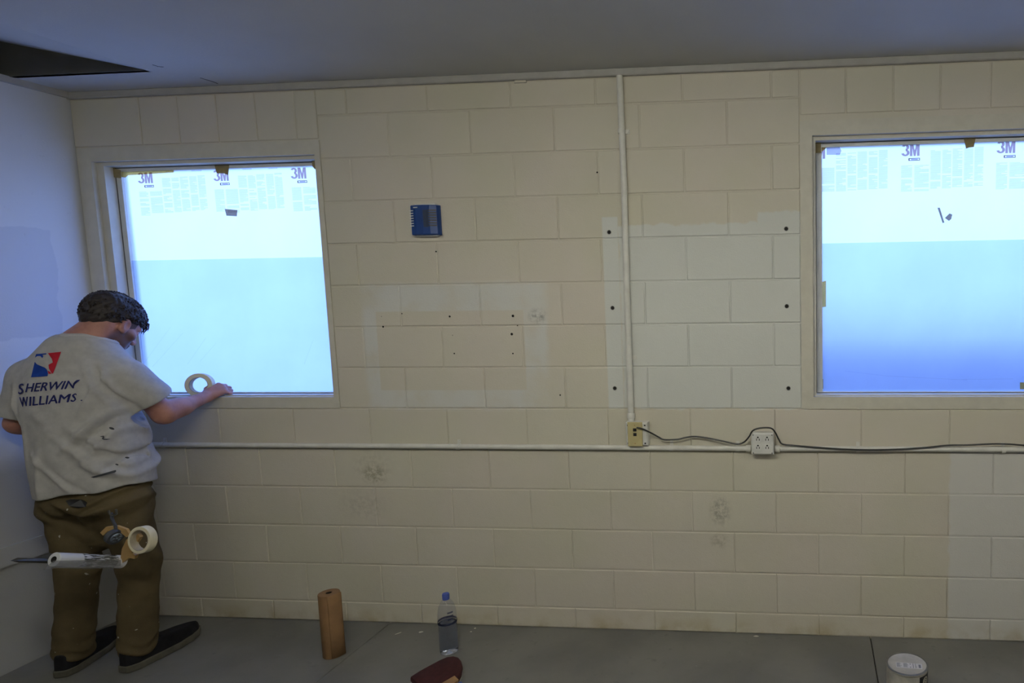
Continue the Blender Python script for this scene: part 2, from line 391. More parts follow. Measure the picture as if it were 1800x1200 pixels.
def course(x0, x1, z0, z1, even):
    off = 0.0 if even else 0.2032; k = math.floor((x0-off)/0.4064)
    xs = [x0]; 
    while True:
        k += 1; v = off+k*0.4064
        if v >= x1-0.03: break
        if v > x0+0.03: xs.append(v)
    xs.append(x1)
    for a, c in zip(xs[:-1], xs[1:]): block(a, c, z0, z1)
course(XL, XR, 0.0, J[0], True)
for r in range(1, 6): course(XL, XR, J[r-1], J[r], r % 2 == 0)
for r in range(6, 13):
    course(W1[1], W2[0], J[r-1], J[r], r % 2 == 0); course(W2[1], XR, J[r-1], J[r], r % 2 == 0)
course(W1[1], W2[0], J[12], TRIM_Z, False); course(W2[1], XR, J[12], TRIM_Z, False)
for xs, zb in (([XL, -1.277, -1.074, -0.870, -0.668, -0.465, W1[1]], W1[3]), ([W2[0], 2.164, 2.373, 2.579, 2.795, 3.0, 3.245], W2[3]+0.02)):
    for a, c in zip(xs[:-1], xs[1:]): block(a, c, zb+0.004, TRIM_Z)

# drilled anchor holes and small screw holes
def hole(px, py, r, ring=True, name='anchor_hole'):
    p = W(px, py); m = MB().lathe([(r*0.25, 0.0), (r*0.8, 0.0), (r, -0.0012), (r*0.80, -0.002), (r*0.75, -0.0005)], (0, 0, 0), 14, 'y')
    o = m.build('anchor_sleeve' if ring else 'screw_hole', M_ANCHOR if ring else M_HOLE, front); o.location = (p[0], -0.0014, p[2])
    if ring:
        h = MB().lathe([(r*0.78, -0.0006), (r*0.1, -0.0010)], (0, 0, 0), 14, 'y').build('hole', M_HOLE, o); h.location = (0, -0.0006, 0)
for px, py in ((1071, 408), (1077, 541), (1081, 682), (1382, 402), (1383, 538), (1386, 682)): hole(px, py, 0.0105)
for px, py, r in ((674, 574, .005), (707, 551, .003), (791, 556, .005), (902, 555, .0065), (900, 587, .0065), (910, 572, .003), (799, 621, .004), (902, 621, .004),
                  (985, 694, .004), (767, 442, .004), (1050, 303, .004), (796, 589, .002), (671, 556, .002)): hole(px, py, r, False)
# ceiling with the sloped recess over the left corner
HX, HY, HZ = -0.953, -0.250, 2.855
b = MB()
b.box(XL-0.2, XR+0.2, HY, 0.2, H, H+0.1)
b.box(HX, XR+0.2, YB-0.2, HY, H, H+0.1)
b.box(XL-0.2, HX, YB-0.2, -3.0, H, H+0.1)
ceil = struct(b.build('ceiling', M_CEIL))
b = MB(); b.add([(HX, HY, H+0.001), (HX, -3.0, H+0.001), (XL-0.15, -3.0, HZ+0.03), (XL-0.15, HY, HZ+0.03), (HX, HY, H+0.1), (HX, -3.0, H+0.1), (XL-0.15, -3.0, HZ+0.13), (XL-0.15, HY, HZ+0.13)],
              [(0,1,2,3),(7,6,5,4),(0,4,5,1),(2,6,7,3),(1,5,6,2),(0,3,7,4)])
b.build('recess_slope', M_CEIL, ceil)
b = MB().prism([(HX, H), (XL-0.15, H), (XL-0.15, HZ+0.06), (HX, H+0.02)], HY-0.006, HY+0.02); b.build('recess_cheek', simple('recess_shade', (0.075, 0.075, 0.065), 0.9, vscale=6), ceil)  # colour darkened to carry the shade of the unlit recess
MB().box(XL-0.2, XL-0.15, -3.05, HY+0.05, H-0.01, HZ+0.2).build('recess_side', MATS['recess_shade'], ceil)
MB().prism([(HX, H), (XL-0.15, H), (XL-0.15, HZ+0.06), (HX, H+0.02)], -3.02, -3.0).build('recess_cheek', MATS['recess_shade'], ceil)
for pts in ([(352, 137), (362, 140), (372, 143), (383, 147)], [(268, 114), (278, 117), (287, 118)]):
    q = [FL(px, py, H-0.001) for px, py in pts]
    m = MB(); n = len(q)
    for i in range(n-1):
        d = 0.0018*math.sin(math.pi*(i+.5)/n)+0.0012
        m.add([q[i]+[-d,0,0], q[i]+[d,0,0], q[i+1]+[d,0,0], q[i+1]+[-d,0,0], q[i]+[0,0,.002], q[i+1]+[0,0,.002]], [(0,1,2,3),(0,4,1),(1,4,5,2),(2,5,3),(3,5,4,0)])
    m.build('crack', M_HOLE, ceil)
# timber strip between wall and ceiling
b = MB().bbox(XL, XR, -0.016, 0.03, TRIM_Z, H+0.001, 0.004); struct(b.build('trim_1', M_TRIM))
# left wall, chair rail, remaining walls
b = MB().box(XL-0.2, XL, YB-0.2, 0.004, -0.1, H+0.002); struct(b.build('wall_left', M_LEFT))
b = MB().box(0, 0.014, YB, -0.001, 0.486, 0.574); b.v = [(XL+v[0]*(1 if v[2] < .55 else .75), v[1], v[2]) for v in b.v]; struct(b.build('trim_2', M_LEFT))
b = MB().bbox(XL, XL+0.02, YB, -0.016, TRIM_Z+0.004, H+0.001, 0.0); struct(b.build('trim_3', M_TRIM))
M_PLAIN = simple('plain_wall', (0.58, 0.56, 0.50), 0.7)
struct(MB().box(XR, XR+0.2, YB-0.2, 0.2, -0.1, 3.1).build('wall_right', M_PLAIN))
struct(MB().box(XL-0.2, XR+0.2, YB-0.2, YB, -0.1, 3.1).build('wall_back', M_PLAIN))
# floor: cast slabs with open joints
floor = struct(MB().box(XL-0.2, XR+0.2, YB-0.2, 0.2, -0.12, -0.012).build('floor', M_HOLE))
xs = [XL-0.2, -0.173, 2.282, XR+0.2]; ys = [YB-0.2, -3.9, -1.45, 0.2]
for i in range(3):
    for k in range(3):
        m = MB(); x0, x1, y0, y1 = xs[i]+.002, xs[i+1]-.002, ys[k]+.002, ys[k+1]-.002; c = .002
        m.add([(x0,y0,-.03),(x1,y0,-.03),(x1,y1,-.03),(x0,y1,-.03),(x0,y0,-c),(x1,y0,-c),(x1,y1,-c),(x0,y1,-c),(x0+c,y0+c,0),(x1-c,y0+c,0),(x1-c,y1-c,0),(x0+c,y1-c,0)],
              [(3,2,1,0),(0,1,5,4),(1,2,6,5),(2,3,7,6),(3,0,4,7),(4,5,9,8),(5,6,10,9),(6,7,11,10),(7,4,8,11),(8,9,10,11)])
        m.build('slab', M_FLOOR, floor)
# outside: ground, and an unseen bluish blocker added to fade the second window's film
struct(MB().box(-30, 30, 0.2, 40, -0.35, -0.15).build('ground_outside', M_GROUND))
struct(MB().box(1.75, 8.0, 0.95, 1.13, -0.15, 1.42).build('film_fade_blocker', M_BLUEBLOCKER))

# ------------------------------------------------------------------ windows
def window(n, o, ins, left_stop):
    root = struct(empty('window_%d' % n, ((o[0]+o[1])/2, 0, o[2])))
    ox, oy, oz = root.location
    def part(m, name, mat, parent=root):
        q = m.build(name, mat, None, fix=True); q.parent = parent
        if parent is root: q.location = (-ox, -oy, -oz)
        return q
    i1 = (o[0]+ins[0], o[1]-ins[1], o[2]+ins[2], o[3]-ins[3])
    i2 = (i1[0]+left_stop, i1[1]-0.016, i1[2]+0.006, i1[3]-0.018)
    i3 = (i2[0]+0.030, i2[1]-0.020, i2[2]+0.006, i2[3]-0.020)
    part(MB().ring(o, i1, -0.0015, 0.075), 'casing', M_FRAME)
    part(MB().ring((i1[0]-.002, i1[1]+.002, i1[2]-.002, i1[3]+.002), i2, 0.022, 0.10), 'stop', M_FRAME)
    part(MB().ring((i2[0]-.002, i2[1]+.002, i2[2]-.002, i2[3]+.002), i3, 0.075, 0.115), 'sash', M_SASH)
    part(MB().ring((i2[0]-.001, i2[1]+.001, i2[2]-.001, i2[3]+.001), (i2[0]+.003, i2[1]-.003, i2[2]+.0025, i2[3]-.003), 0.0735, 0.076), 'gasket', M_GASKET)
    part(MB().box(i3[0]-.006, i3[1]+.006, 0.098, 0.104, i3[2]-.006, i3[3]+.006), 'pane', M_PANE)
    part(MB().ring((o[0], o[1], o[2], o[3]), (o[0]+.02, o[1]-.02, o[2]+.02, o[3]-.02), 0.075, T+0.02), 'reveal', M_FRAME)
    return i1, i2, i3
w1 = window(1, W1, (0.073, 0.028, 0.058, 0.066), 0.040)
w2 = window(2, W2, (0.056, 0.056, 0.058, 0.066), 0.014)

# ------------------------------------------------------------------ lamps behind the camera
def lamp(x, y, glow, label):
    t = NT('lit_tube'); t.b.inputs['Base Color'].default_value = (.8, .8, .8, 1)
    t.b.inputs['Emission Color'].default_value = (*LAMP_COLOR, 1); t.b.inputs['Emission Strength'].default_value = glow
    r = empty('ceiling_lamp', (x, y, H))
    MB().box(-0.62, 0.62, -0.07, 0.07, -0.055, 0.0).build('housing', M_LAMP, r)
    for s in (-1, 1):
        MB().tube([(-0.58, s*0.045, -0.085), (0.58, s*0.045, -0.085)], 0.019, 10).build('tube', t.m, r, smooth=True)
        for e in (-1, 1): MB().box(e*0.60-.012, e*0.60+.012, s*0.045-.014, s*0.045+.014, -0.105, -0.05).build('lamp_holder', M_LAMP, r)
    tag(r, label, 'lamp', 'ceiling strip lamps')
lamp(-0.95, -2.3, LAMP_GLOW*0.22, 'white strip lamp on the ceiling near the left wall')
lamp(1.20, -2.35, LAMP_GLOW*1.40, 'white strip lamp on the ceiling in the middle of the room')
lamp(3.50, -2.45, LAMP_GLOW*0.80, 'added white strip lamp on the ceiling, brightening the lower right wall')  # unseen extra lamp, added to lift the light on the lower right wall

# ================================================================== WINDOW FILM, PRINT AND TAPE
def text_mesh(txt, size=1.0, offset=0.0, shear=0.0, res=3):
    c = bpy.data.curves.new('t', 'FONT'); c.body = txt; c.size = size; c.offset = offset; c.shear = shear; c.resolution_u = res; c.fill_mode = 'BOTH'
    o = bpy.data.objects.new('t', c); COL.objects.link(o)
    me = o.to_mesh(); v = [(p.co.x, p.co.y) for p in me.vertices]; f = [tuple(q.vertices) for q in me.polygons]
    o.to_mesh_clear(); bpy.data.objects.remove(o); bpy.data.curves.remove(c)
    x0 = min(a for a, _ in v); x1 = max(a for a, _ in v); y0 = min(a for _, a in v); y1 = max(a for _, a in v)
    return [((a-x0)/(x1-x0), (b_-y0)/(y1-y0)) for a, b_ in v], f

def logo_mesh():
    out, fo = [], []                                                                      # the 3 is one thick stroke along two bowls
    path = [(.225+.125*math.cos(t), .735+.195*math.sin(t), math.cos(t), math.sin(t)) for t in [math.radians(160-245*i/12) for i in range(13)]]
    path += [(.225+.150*math.cos(t), .285+.215*math.sin(t), math.cos(t), math.sin(t)) for t in [math.radians(80-250*i/12) for i in range(13)]]
    for x, y, c, q in path: out += [(x-.070*c, y-.070*q), (x+.080*c, y+.070*q)]
    fo += [(2*i, 2*i+1, 2*i+3, 2*i+2) for i in range(25) if i != 12]
    k = len(out); out += [(x, y) for x, y in ((.47, 0), (.47, 1), (.65, 1), (.735, .48), (.82, 1), (1, 1), (1, 0), (.86, 0), (.86, .62), (.79, 0), (.68, 0), (.61, .62), (.61, 0))]
    fo += [(k+0, k+12, k+11, k+1), (k+1, k+11, k+3, k+2), (k+11, k+10, k+3), (k+10, k+9, k+3), (k+3, k+9, k+8), (k+3, k+8, k+5, k+4), (k+8, k+7, k+6, k+5)]
    return out, fo
YF = 0.088                                            # the plane of the film, just inside the glass
def film_set(idx, op, seam, logos, logo_z, label_u, label_l):
    x0, x1, z0, z1 = op
    # full sheet, gently rippled
    m = MB(); nx, nz = 24, 24
    def yy(x, z): return YF+0.0012*math.sin(x*9+z*5)+0.0008*math.sin(x*23-z*17)
    for k in range(nz+1):
        for i in range(nx+1):
            x = x0+(x1-x0)*i/nx; z = z0+(z1-z0)*k/nz; m.v.append((x, yy(x, z), z))
    for k in range(nz):
        for i in range(nx): a = k*(nx+1)+i; m.f.append((a, a+1, a+nx+2, a+nx+1))
    up = m.build('masking_film', M_FILM, origin=((x0+x1)/2, YF, z0), smooth=True, fix=False); tag(up, label_u, 'plastic film', 'printed film sheets')
    ox, oy, oz = up.location
    g3, f3 = logo_mesh(); y = YF-0.004
    def put(name, mesh, mat):
        mesh.v = [(a-ox, b_-oy, c-oz) for a, b_, c in mesh.v]; return mesh.build(name, mat, up, fix=False)
    rnd = random.Random(idx)
    for lx in logos:
        m = MB(); lw, lh = 0.083, 0.054
        vis = [(lx+u*lw, y, logo_z+v*lh) for u, v in g3]
        vis = [(min(max(a, x0+.002), x1-.002), b_, c) for a, b_, c in vis]
        m.add(vis, f3); put('logo_print', m, M_LOGO)
        if x0 < lx+.03 and lx+.083 < x1:
            m = MB().ring((lx+.033, lx+.085, logo_z-.021, logo_z-.009), (lx+.038, lx+.082, logo_z-.018, logo_z-.012), y, y+.0004)
            m.box(lx+.045, lx+.075, y, y+.0004, logo_z-.0165, logo_z-.0135); put('logo_bar', m, M_LOGO)
        cols = [(0.000, 0.050, -0.045, -0.162), (0.060, 0.066, -0.045, -0.162), (0.133, 0.046, 0.020, -0.150), (0.186, 0.040, 0.020, -0.150), (0.232, 0.044, 0.024, -0.148), (0.284, 0.040, 0.024, -0.148), (0.330, 0.040, 0.028, -0.145)]
        m = MB()
        for cx_, cw, t0, t1 in cols:
            z = t0; blk_ = 0
            while z > t1:
                w = cw*(1 if rnd.random() > 0.18 else rnd.uniform(.3, .9)); a, c = lx+cx_, lx+cx_+w
                a, c = max(a, x0+.004), min(c, x1-.004)
                if c-a > 0.004: m.add([(a, y, logo_z+z), (c, y, logo_z+z), (c, y, logo_z+z+.0032), (a, y, logo_z+z+.0032)], [(0, 1, 2, 3)])
                z -= 0.0046; blk_ += 1
                if rnd.random() < 0.06: z -= 0.008
        for k in (0.16, 0.30):
            q = lx+k
            while q < lx+k+0.05:
                w = rnd.uniform(.002, .006)
                if x0+.004 < q and q+w < x1-.004: m.add([(q, y, logo_z+.052), (q+w, y, logo_z+.052), (q+w, y, logo_z+.057), (q, y, logo_z+.057)], [(0, 1, 2, 3)])
                q += w+.002
        if m.f: tag(put('printed_text', m, M_FINE), kind='stuff')
    # second layer across the lower part
    m = MB().add([(x0, YF-0.007, z0), (x1, YF-0.007, z0), (x1, YF-0.007, seam), (x0, YF-0.007, seam)], [(0, 1, 2, 3)])
    lo = m.build('film_overlap', M_FILM2, origin=((x0+x1)/2, YF-0.007, z0), fix=False); tag(lo, label_l, 'plastic film', 'second film layers')
    return up, lo
o1, o2 = w1[2], w2[2]
f1, l1 = film_set(1, (o1[0]-.012, o1[1]+.012, o1[2]-.004, o1[3]+.010), W(400, 455, YF)[2], [W(px, 320, YF)[0] for px in (244, 377, 513)], W(400, 318, YF)[2],
         'white printed plastic film covering the window beside the man', 'lower film layer across the window beside the man')
f2, l2 = film_set(2, (o2[0]-.006, o2[1]+.006, o2[2]-.004, o2[3]+.010), W(1600, 425, YF)[2], [W(px, 275, YF)[0] for px in (1419, 1584, 1751)], W(1620, 274, YF)[2],
         'white printed plastic film covering the window right of the conduit', 'lower bluish film layer across the window right of the conduit')
# creases in the lower film
for fo, segs in ((l1, [((252, 640), (300, 575)), ((268, 645), (322, 585)), ((330, 640), (362, 594)), ((352, 635), (380, 603)), ((535, 640), (551, 597))]), (l2, [((1485, 652), (1560, 661)), ((1560, 661), (1700, 668)), ((1690, 667), (1780, 666))])):
    for (a, b_) in segs:
        p, q = W(*a, YF-.009), W(*b_, YF-.009); d = np.array([-(q-p)[2], 0, (q-p)[0]]); d = d/np.linalg.norm(d)*0.0016
        m = MB().add([p, q, q+d, p+d], [(0, 1, 2, 3)]); m.v = [(v[0]-fo.location[0], v[1]-fo.location[1], v[2]-fo.location[2]) for v in m.v]; m.build('crease', M_CREASE, fo, fix=False)

def tape(pts, y, mat, label, name='tape_piece', th=0.0012, curl=0.0):
    q = [W(px, py, y) for px, py in pts]; n = len(q); c = np.mean(q, axis=0)
    zs = [p[2] for p in q]; zt, zb = max(zs), min(zs)
    v = []
    for s in (0, 1):
        for p in q: v.append((p[0], y+s*th-curl*((zt-p[2])/(zt-zb+1e-6))**2, p[2]))
    m = MB().add(v, [tuple(range(n)), tuple(range(2*n-1, n-1, -1))]+[(i, n+i, n+(i+1) % n, (i+1) % n) for i in range(n)])
    o = m.build(name, mat, origin=(c[0], y, zb)); return tag(o, label, 'tape', 'scraps of masking tape')
YT = YF-0.012
tape([(186, 291), (212, 299), (213, 313), (203, 312), (188, 310)], 0.066, M_TAPE_T, 'tan tape folded into the upper left corner of the left window')
tape([(212, 298), (222, 298), (305, 296), (305, 303), (225, 308), (220, 312), (213, 311)], YT, M_TAPE_L, 'long pale tape strip along the top left edge of the left window')
tape([(376, 287), (403, 287), (404, 308), (395, 305), (383, 305)], YT, M_TAPE_T, 'brown tape tab hanging from the top middle of the left window', curl=0.01)
tape([(548, 281), (556, 279), (560, 298), (553, 297), (549, 292)], 0.060, M_TAPE_T, 'short tape curl in the upper right corner of the left window')
tape([(395, 367), (417, 369), (416, 380), (398, 379)], YT, M_TAPE_D, 'small dark tape scrap stuck on the left window film')
tape([(1431, 246), (1443, 245), (1443, 268), (1432, 269)], 0.066, M_TAPE_T, 'tan tape square in the upper left corner of the right window')
tape([(1443, 254), (1460, 253), (1450, 262), (1444, 267)], YT, M_TAPE_L, 'pale triangular tape corner at the upper left of the right window')
tape([(1453, 259), (1476, 258), (1479, 265), (1476, 272), (1453, 272)], YT, M_TAPE_C, 'clear tape tongue at the upper left of the right window')
tape([(1693, 238), (1716, 237), (1711, 259), (1703, 260), (1697, 262)], YT, M_TAPE_T, 'brown tape tab hanging from the top of the right window', curl=0.012)
tape([(1648, 365), (1652, 365), (1660, 391), (1657, 392)], YT, M_TAPE_D, 'thin dark slanted tape sliver on the right window film')
tape([(1661, 383), (1669, 375), (1674, 377), (1672, 385), (1668, 388)], YT, M_TAPE_D, 'small dark diamond-shaped tape scrap on the right window film')
tape([(1438, 497), (1452, 493), (1452, 539), (1438, 541)], YT, M_TAPE_L, 'yellowish tape rectangle on the left side of the right window')
tape([(1435, 667), (1447, 666), (1447, 683), (1435, 684)], YT, M_TAPE_L, 'tape square in the lower left corner of the right window')
tape([(1793, 672), (1815, 672), (1815, 684), (1793, 684)], YT, M_TAPE_L, 'tape piece at the lower edge of the right window, far right')

# ================================================================== WALL FITTINGS
def local(mb, o): mb.v = [(a-o[0], b_-o[1], c-o[2]) for a, b_, c in mb.v]; return mb
# --- upright conduit
XC = 1.138
r = empty('upright_conduit', (XC, 0, 1.07)); tag(r, 'thin white painted conduit running up the wall to the ceiling', 'conduit')
MB().tube([(0, -0.0165, 1.0-1.07+0.06), (0, -0.0165, 0.6), (0.004, -0.0165, 1.1), (0, -0.0165, TRIM_Z-1.07-.002)], 0.0142, 16).build('pipe', M_WHITE_PAINT, r, smooth=True)
for z in (W(1095, 232)[2], W(1111, 628)[2]):
    s = MB().lathe([(0.0165, -0.010), (0.0165, 0.010)], (0, -0.0165, z-1.07), 16).box(0.012, 0.034, -0.006, 0.0005, z-1.07-.009, z-1.07+.009).build('strap', M_WHITE_PAINT, r, smooth=True)
    MB().lathe([(0.0055, -0.0105), (0.0055, -0.006), (0.002, -0.0055)], (0.026, 0, z-1.07), 10, 'y').build('screw', M_WHITE_PAINT, s)
MB().lathe([(0.0175, -0.012), (0.0190, -0.006), (0.0190, 0.008), (0.0165, 0.014)], (0, -0.0165, 0.022), 16).build('coupling', M_WHITE_PAINT, r, smooth=True)
# --- level conduit
ZC = 0.9345
r = empty('level_conduit', (0, 0, ZC)); tag(r, 'white painted conduit running level along the block wall', 'conduit')
MB().tube([(XL+.002, -0.0145, 0), (0.3, -0.0145, 0.001), (1.716, -0.0145, 0)], 0.0125, 16).build('pipe', M_WHITE_PAINT, r, smooth=True)
MB().tube([(1.830, -0.0145, 0.0), (2.6, -0.0145, 0.003), (XR-.002, -0.0145, 0.006)], 0.0125, 16).build('pipe', M_WHITE_PAINT, r, smooth=True)
for x in (W(292, 781)[0], 0.26, W(1181, 783)[0], W(1297, 783)[0], W(1508, 785)[0], W(1762, 785)[0]):
    s = MB().lathe([(0.0148, -0.009), (0.0148, 0.009)], (x, -0.0145, 0), 16, 'x').box(x-.008, x+.008, -0.005, 0.0005, 0.01, 0.032).build('strap', M_WHITE_PAINT, r, smooth=True)
    MB().lathe([(0.005, -0.009), (0.005, -0.005), (0.002, -0.0045)], (x, 0, 0.023), 10, 'y').build('screw', M_WHITE_PAINT, s)
for x in (1.704, 1.842):
    MB().lathe([(0.0160, -0.013), (0.0175, -0.005), (0.0175, 0.008), (0.0150, 0.012)], (x, -0.0145, 0), 16, 'x').build('connector', M_WHITE_PAINT, r, smooth=True)
# --- ivory data plate on a white box
jx0, jx1, jz0, jz1 = 1.116, 1.222, 0.951, 1.064
r = empty('data_outlet', ((jx0+jx1)/2, 0, jz0)); tag(r, 'ivory data outlet plate on a white box below the conduit', 'outlet')
o = ((jx0+jx1)/2, 0, jz0); w = (jx1-jx0)/2; h = jz1-jz0
MB().bbox(-w, w, -0.042, 0.0, 0.0, h, 0.006).build('back_box', M_GALV, r)
for s in (-1, 1):
    for z in (0.012, h-0.014): MB().box(s*(w-0.012)-.004, s*(w-0.012)+.004, -0.0428, -0.041, z-.003, z+.003).build('slot', M_HOLE, r)
pl = MB().bbox(-0.036, 0.036, -0.049, -0.0415, -0.002, h+0.002, 0.003).build('cover_plate', M_IVORY, r)
pl.location.x = -0.006
for z in (h-0.012, 0.012): MB().lathe([(0.0030, -0.0500), (0.0030, -0.0485), (0.001, -0.048)], (0, 0, z), 10, 'y').build('screw', M_TAN, pl)
for z in (0.079, 0.056): MB().box(-0.008, 0.008, -0.0495, -0.048, z-.0075, z+.0075).build('jack', M_DARK, pl)
MB().bbox(-0.007, 0.008, -0.056, -0.0485, 0.073, 0.085, 0.001).build('plug', M_DARK, pl)
# --- four-way socket box
r = empty('socket_box', (1.773, 0, 0.914)); tag(r, 'white square box with four electrical sockets on the level conduit', 'socket')
MB().bbox(-0.050, 0.050, -0.046, 0.0, 0.001, 0.101, 0.004).build('back_box', M_GALV, r)
cp = MB().bbox(-0.053, 0.053, -0.053, -0.0455, 0.0, 0.103, 0.005).build('cover_plate', M_GALV, r)
for sx_ in (-1, 1):
    for sz in (-1, 1):
        MB().lathe([(0.0032, -0.0543), (0.0032, -0.0525)], (sx_*0.044, 0, 0.0515+sz*0.043), 10, 'y').build('screw', M_RIM, cp)
        cx_, cz = sx_*0.0215, 0.056+sz*0.0195
        pts = [(cx_+0.0165*math.cos(t), cz+max(-0.0140, min(0.0140, 0.0175*math.sin(t)))) for t in [2*math.pi*k/24 for k in range(24)]]
        rc = MB().prism(pts, -0.0560, -0.0528).build('receptacle', M_PLASTIC, r)
        hl = MB().box(cx_-.0078, cx_-.0046, -0.0563, -0.0557, cz-.0075, cz+.0030).box(cx_+.0046, cx_+.0078, -0.0563, -0.0557, cz-.0070, cz+.0025)
        hl.lathe([(0.0040, -0.0563), (0.0040, -0.0557)], (cx_, 0, cz+0.0085), 10, 'y'); hl.build('contact_slots', M_HOLE, rc)
# --- black cable
cpx = [(1119, 751.5, -.060), (1124, 752, -.060), (1133, 755, -.052), (1147, 762, -.036), (1158, 768, -.030), (1168, 772.5, -.031), (1190, 772, -.031), (1206, 768.5, -.026), (1222, 767, -.022), (1243, 769.5, -.024),
       (1270, 775, -.030), (1290, 779.5, -.033), (1300, 780, -.034), (1309, 776, -.034), (1317, 767, -.040), (1323, 757, -.058), (1334, 752.5, -.058), (1350, 751.5, -.056), (1358, 754, -.056), (1364, 762, -.050), (1369, 772, -.036), (1376, 780.5, -.033),
       (1400, 783, -.033), (1440, 786.5, -.033), (1490, 789.5, -.033), (1540, 790.5, -.033), (1585, 789, -.033), (1630, 786, -.033), (1665, 782.5, -.033), (1700, 782, -.032), (1745, 780, -.032), (1775, 780.5, -.033), (1800, 782.5, -.033)]
P = [W(a, b_, y) for a, b_, y in cpx]
for k in range(1, 9): P.append(np.array([P[32][0]+0.2*k, -0.033, 0.947+0.006*math.sin(k*1.1)-.004]))
def catmull(P, n=6):
    Q = []
    for i in range(len(P)-1):
        p0, p1, p2, p3 = P[max(i-1, 0)], P[i], P[i+1], P[min(i+2, len(P)-1)]
        for k in range(n):
            t = k/n; Q.append(0.5*((2*p1)+(p2-p0)*t+(2*p0-5*p1+4*p2-p3)*t*t+(3*p1-p0-3*p2+p3)*t**3))
    Q.append(P[-1]); return Q
o = MB().tube(catmull(P), 0.0038, 8).build('data_cable', M_CABLE, smooth=True, origin=tuple(P[0])); tag(o, 'black cable from the ivory outlet draped over the socket box', 'cable')
for x in (W(1295, 780)[0], W(1374, 782)[0]):
    pass
# --- blue sensor
dx0, dx1, dz0, dz1 = 0.104, 0.238, 1.968, 2.108
r = empty('wall_sensor', ((dx0+dx1)/2, 0, dz0)); tag(r, 'blue plastic sensor unit with vent slots mounted on the wall', 'sensor')
w = (dx1-dx0)/2; h = dz1-dz0
MB().bbox(-w+0.016, w-0.014, -0.024, 0.0, -0.006, h+0.008, 0.003).build('base', M_PLASTIC, r)
prof = [(-w, -0.020), (-w*0.97, -0.034), (-w*0.55, -0.043), (0, -0.047), (w*0.5, -0.043), (w*0.92, -0.030), (w, -0.014)]
m = MB(); n = len(prof)
for z, sh in ((0.0, 0.004), (0.004, 0), (h-0.004, 0), (h, 0.004)):
    for x, y in prof: m.v.append((x*(1-sh), y+sh, z))
for k in range(3):
    for i in range(n-1): a = k*n+i; m.f.append((a, a+1, a+n+1, a+n))
m.v += [(-w, -0.002, 0), (w, -0.002, 0), (-w, -0.002, h), (w, -0.002, h)]; q = 4*n
m.f += [tuple(range(n-1, -1, -1))+(q, q+1), tuple(range(3*n, 4*n))+(q+3, q+2), (q, 0, n, 2*n, 3*n, q+2), (q+1, q+3, 4*n-1, 3*n-1, 2*n-1, n-1)]
cov = m.build('cover', M_BLUE, r)
for k in range(7):
    z = h*0.70-k*0.0118+0.014
    MB().box(-w-0.0003, -w*0.74, -0.0405, -0.020, z, z+0.0038).build('slot', M_PLASTIC, cov)
    MB().add([(w*0.42, -0.0455, z), (w*0.90, -0.0330, z), (w*0.90, -0.0330, z+.0055), (w*0.42, -0.0455, z+.0055), (w*0.42, -0.040, z), (w*0.90, -0.0275, z), (w*0.90, -0.0275, z+.0055), (w*0.42, -0.040, z+.0055)],
             [(0, 1, 2, 3), (7, 6, 5, 4), (0, 4, 5, 1), (1, 5, 6, 2), (2, 6, 7, 3), (3, 7, 4, 0)]).build('slot', M_DARK, cov)
MB().add([(w*0.05, -0.0475, 0.036), (w*0.40, -0.0447, 0.036), (w*0.40, -0.0447, 0.116), (w*0.05, -0.0475, 0.116), (w*0.05, -0.0455, 0.036), (w*0.40, -0.0427, 0.036), (w*0.40, -0.0427, 0.116), (w*0.05, -0.0455, 0.116)],
         [(0, 1, 2, 3), (7, 6, 5, 4), (0, 4, 5, 1), (1, 5, 6, 2), (2, 6, 7, 3), (3, 7, 4, 0)]).build('grille', M_VENT, cov)
MB().add([(-w*0.70, -0.0412, h-.014), (-w*0.34, -0.0457, h-.014), (-w*0.34, -0.0457, h-.009), (-w*0.70, -0.0412, h-.009)], [(0, 1, 2, 3)]).build('name_badge', M_PLASTIC, cov)
# --- small blank plate under the ceiling strip
p0, p1 = W(905, 146), W(925, 138)
r = MB().bbox(0, p1[0]-p0[0], -0.004, 0.0, 0, p1[2]-p0[2], 0.001).build('blanking_plate', M_WALL, origin=(0, 0, 0)); r.location = (p0[0], -0.001, p0[2])
tag(r, 'tiny painted rectangular blanking plate just under the ceiling trim', 'plate')
MB().ring((-.0015, p1[0]-p0[0]+.0015, -.0015, p1[2]-p0[2]+.0015), (.001, p1[0]-p0[0]-.001, .001, p1[2]-p0[2]-.001), -0.0022, 0.0).build('gap_line', M_ANCHOR, r)

# ================================================================== THINGS ON THE FLOOR
# --- brown paper roll
c = FL(587, 1150); RR, RH = 0.0445, 0.305
r = empty('paper_roll', (c[0], c[1], 0)); tag(r, 'upright roll of brown kraft masking paper on the concrete floor', 'paper roll')
MB().lathe([(0.013, 0), (RR-.001, 0), (RR, 0.002), (RR, RH-.002), (RR-.001, RH), (0.013, RH), (0.012, RH-0.03)], (0, 0, 0), 40, capped=False).build('paper', M_KRAFT, r, smooth=True)
MB().lathe([(0.0125, 0.001), (0.0125, RH-0.001)], (0, 0, 0), 24, capped=False).lathe([(0.0125, RH-0.05), (0.001, RH-0.051)], (0, 0, 0), 24, capped=False).build('core', M_HOLE, r)
m = MB(); n = 10                                        # loose outer edge of the sheet
for k in range(n+1):
    a = -1.1+1.25*k/n; rr = RR+0.0008+0.010*(k/n)**2
    for z in (0.004, RH*0.35, RH*0.7, RH+0.003*(k/n)): m.v.append(((rr+0.002*math.sin(z*30)*(k/n))*math.cos(a), (rr)*math.sin(a), z))
for k in range(n):
    for j in range(3): a = k*4+j; m.f.append((a, a+4, a+5, a+1))
fl = m.build('loose_edge', M_KRAFT, r, smooth=True, fix=False); so = fl.modifiers.new('s', 'SOLIDIFY'); so.thickness = 0.0006
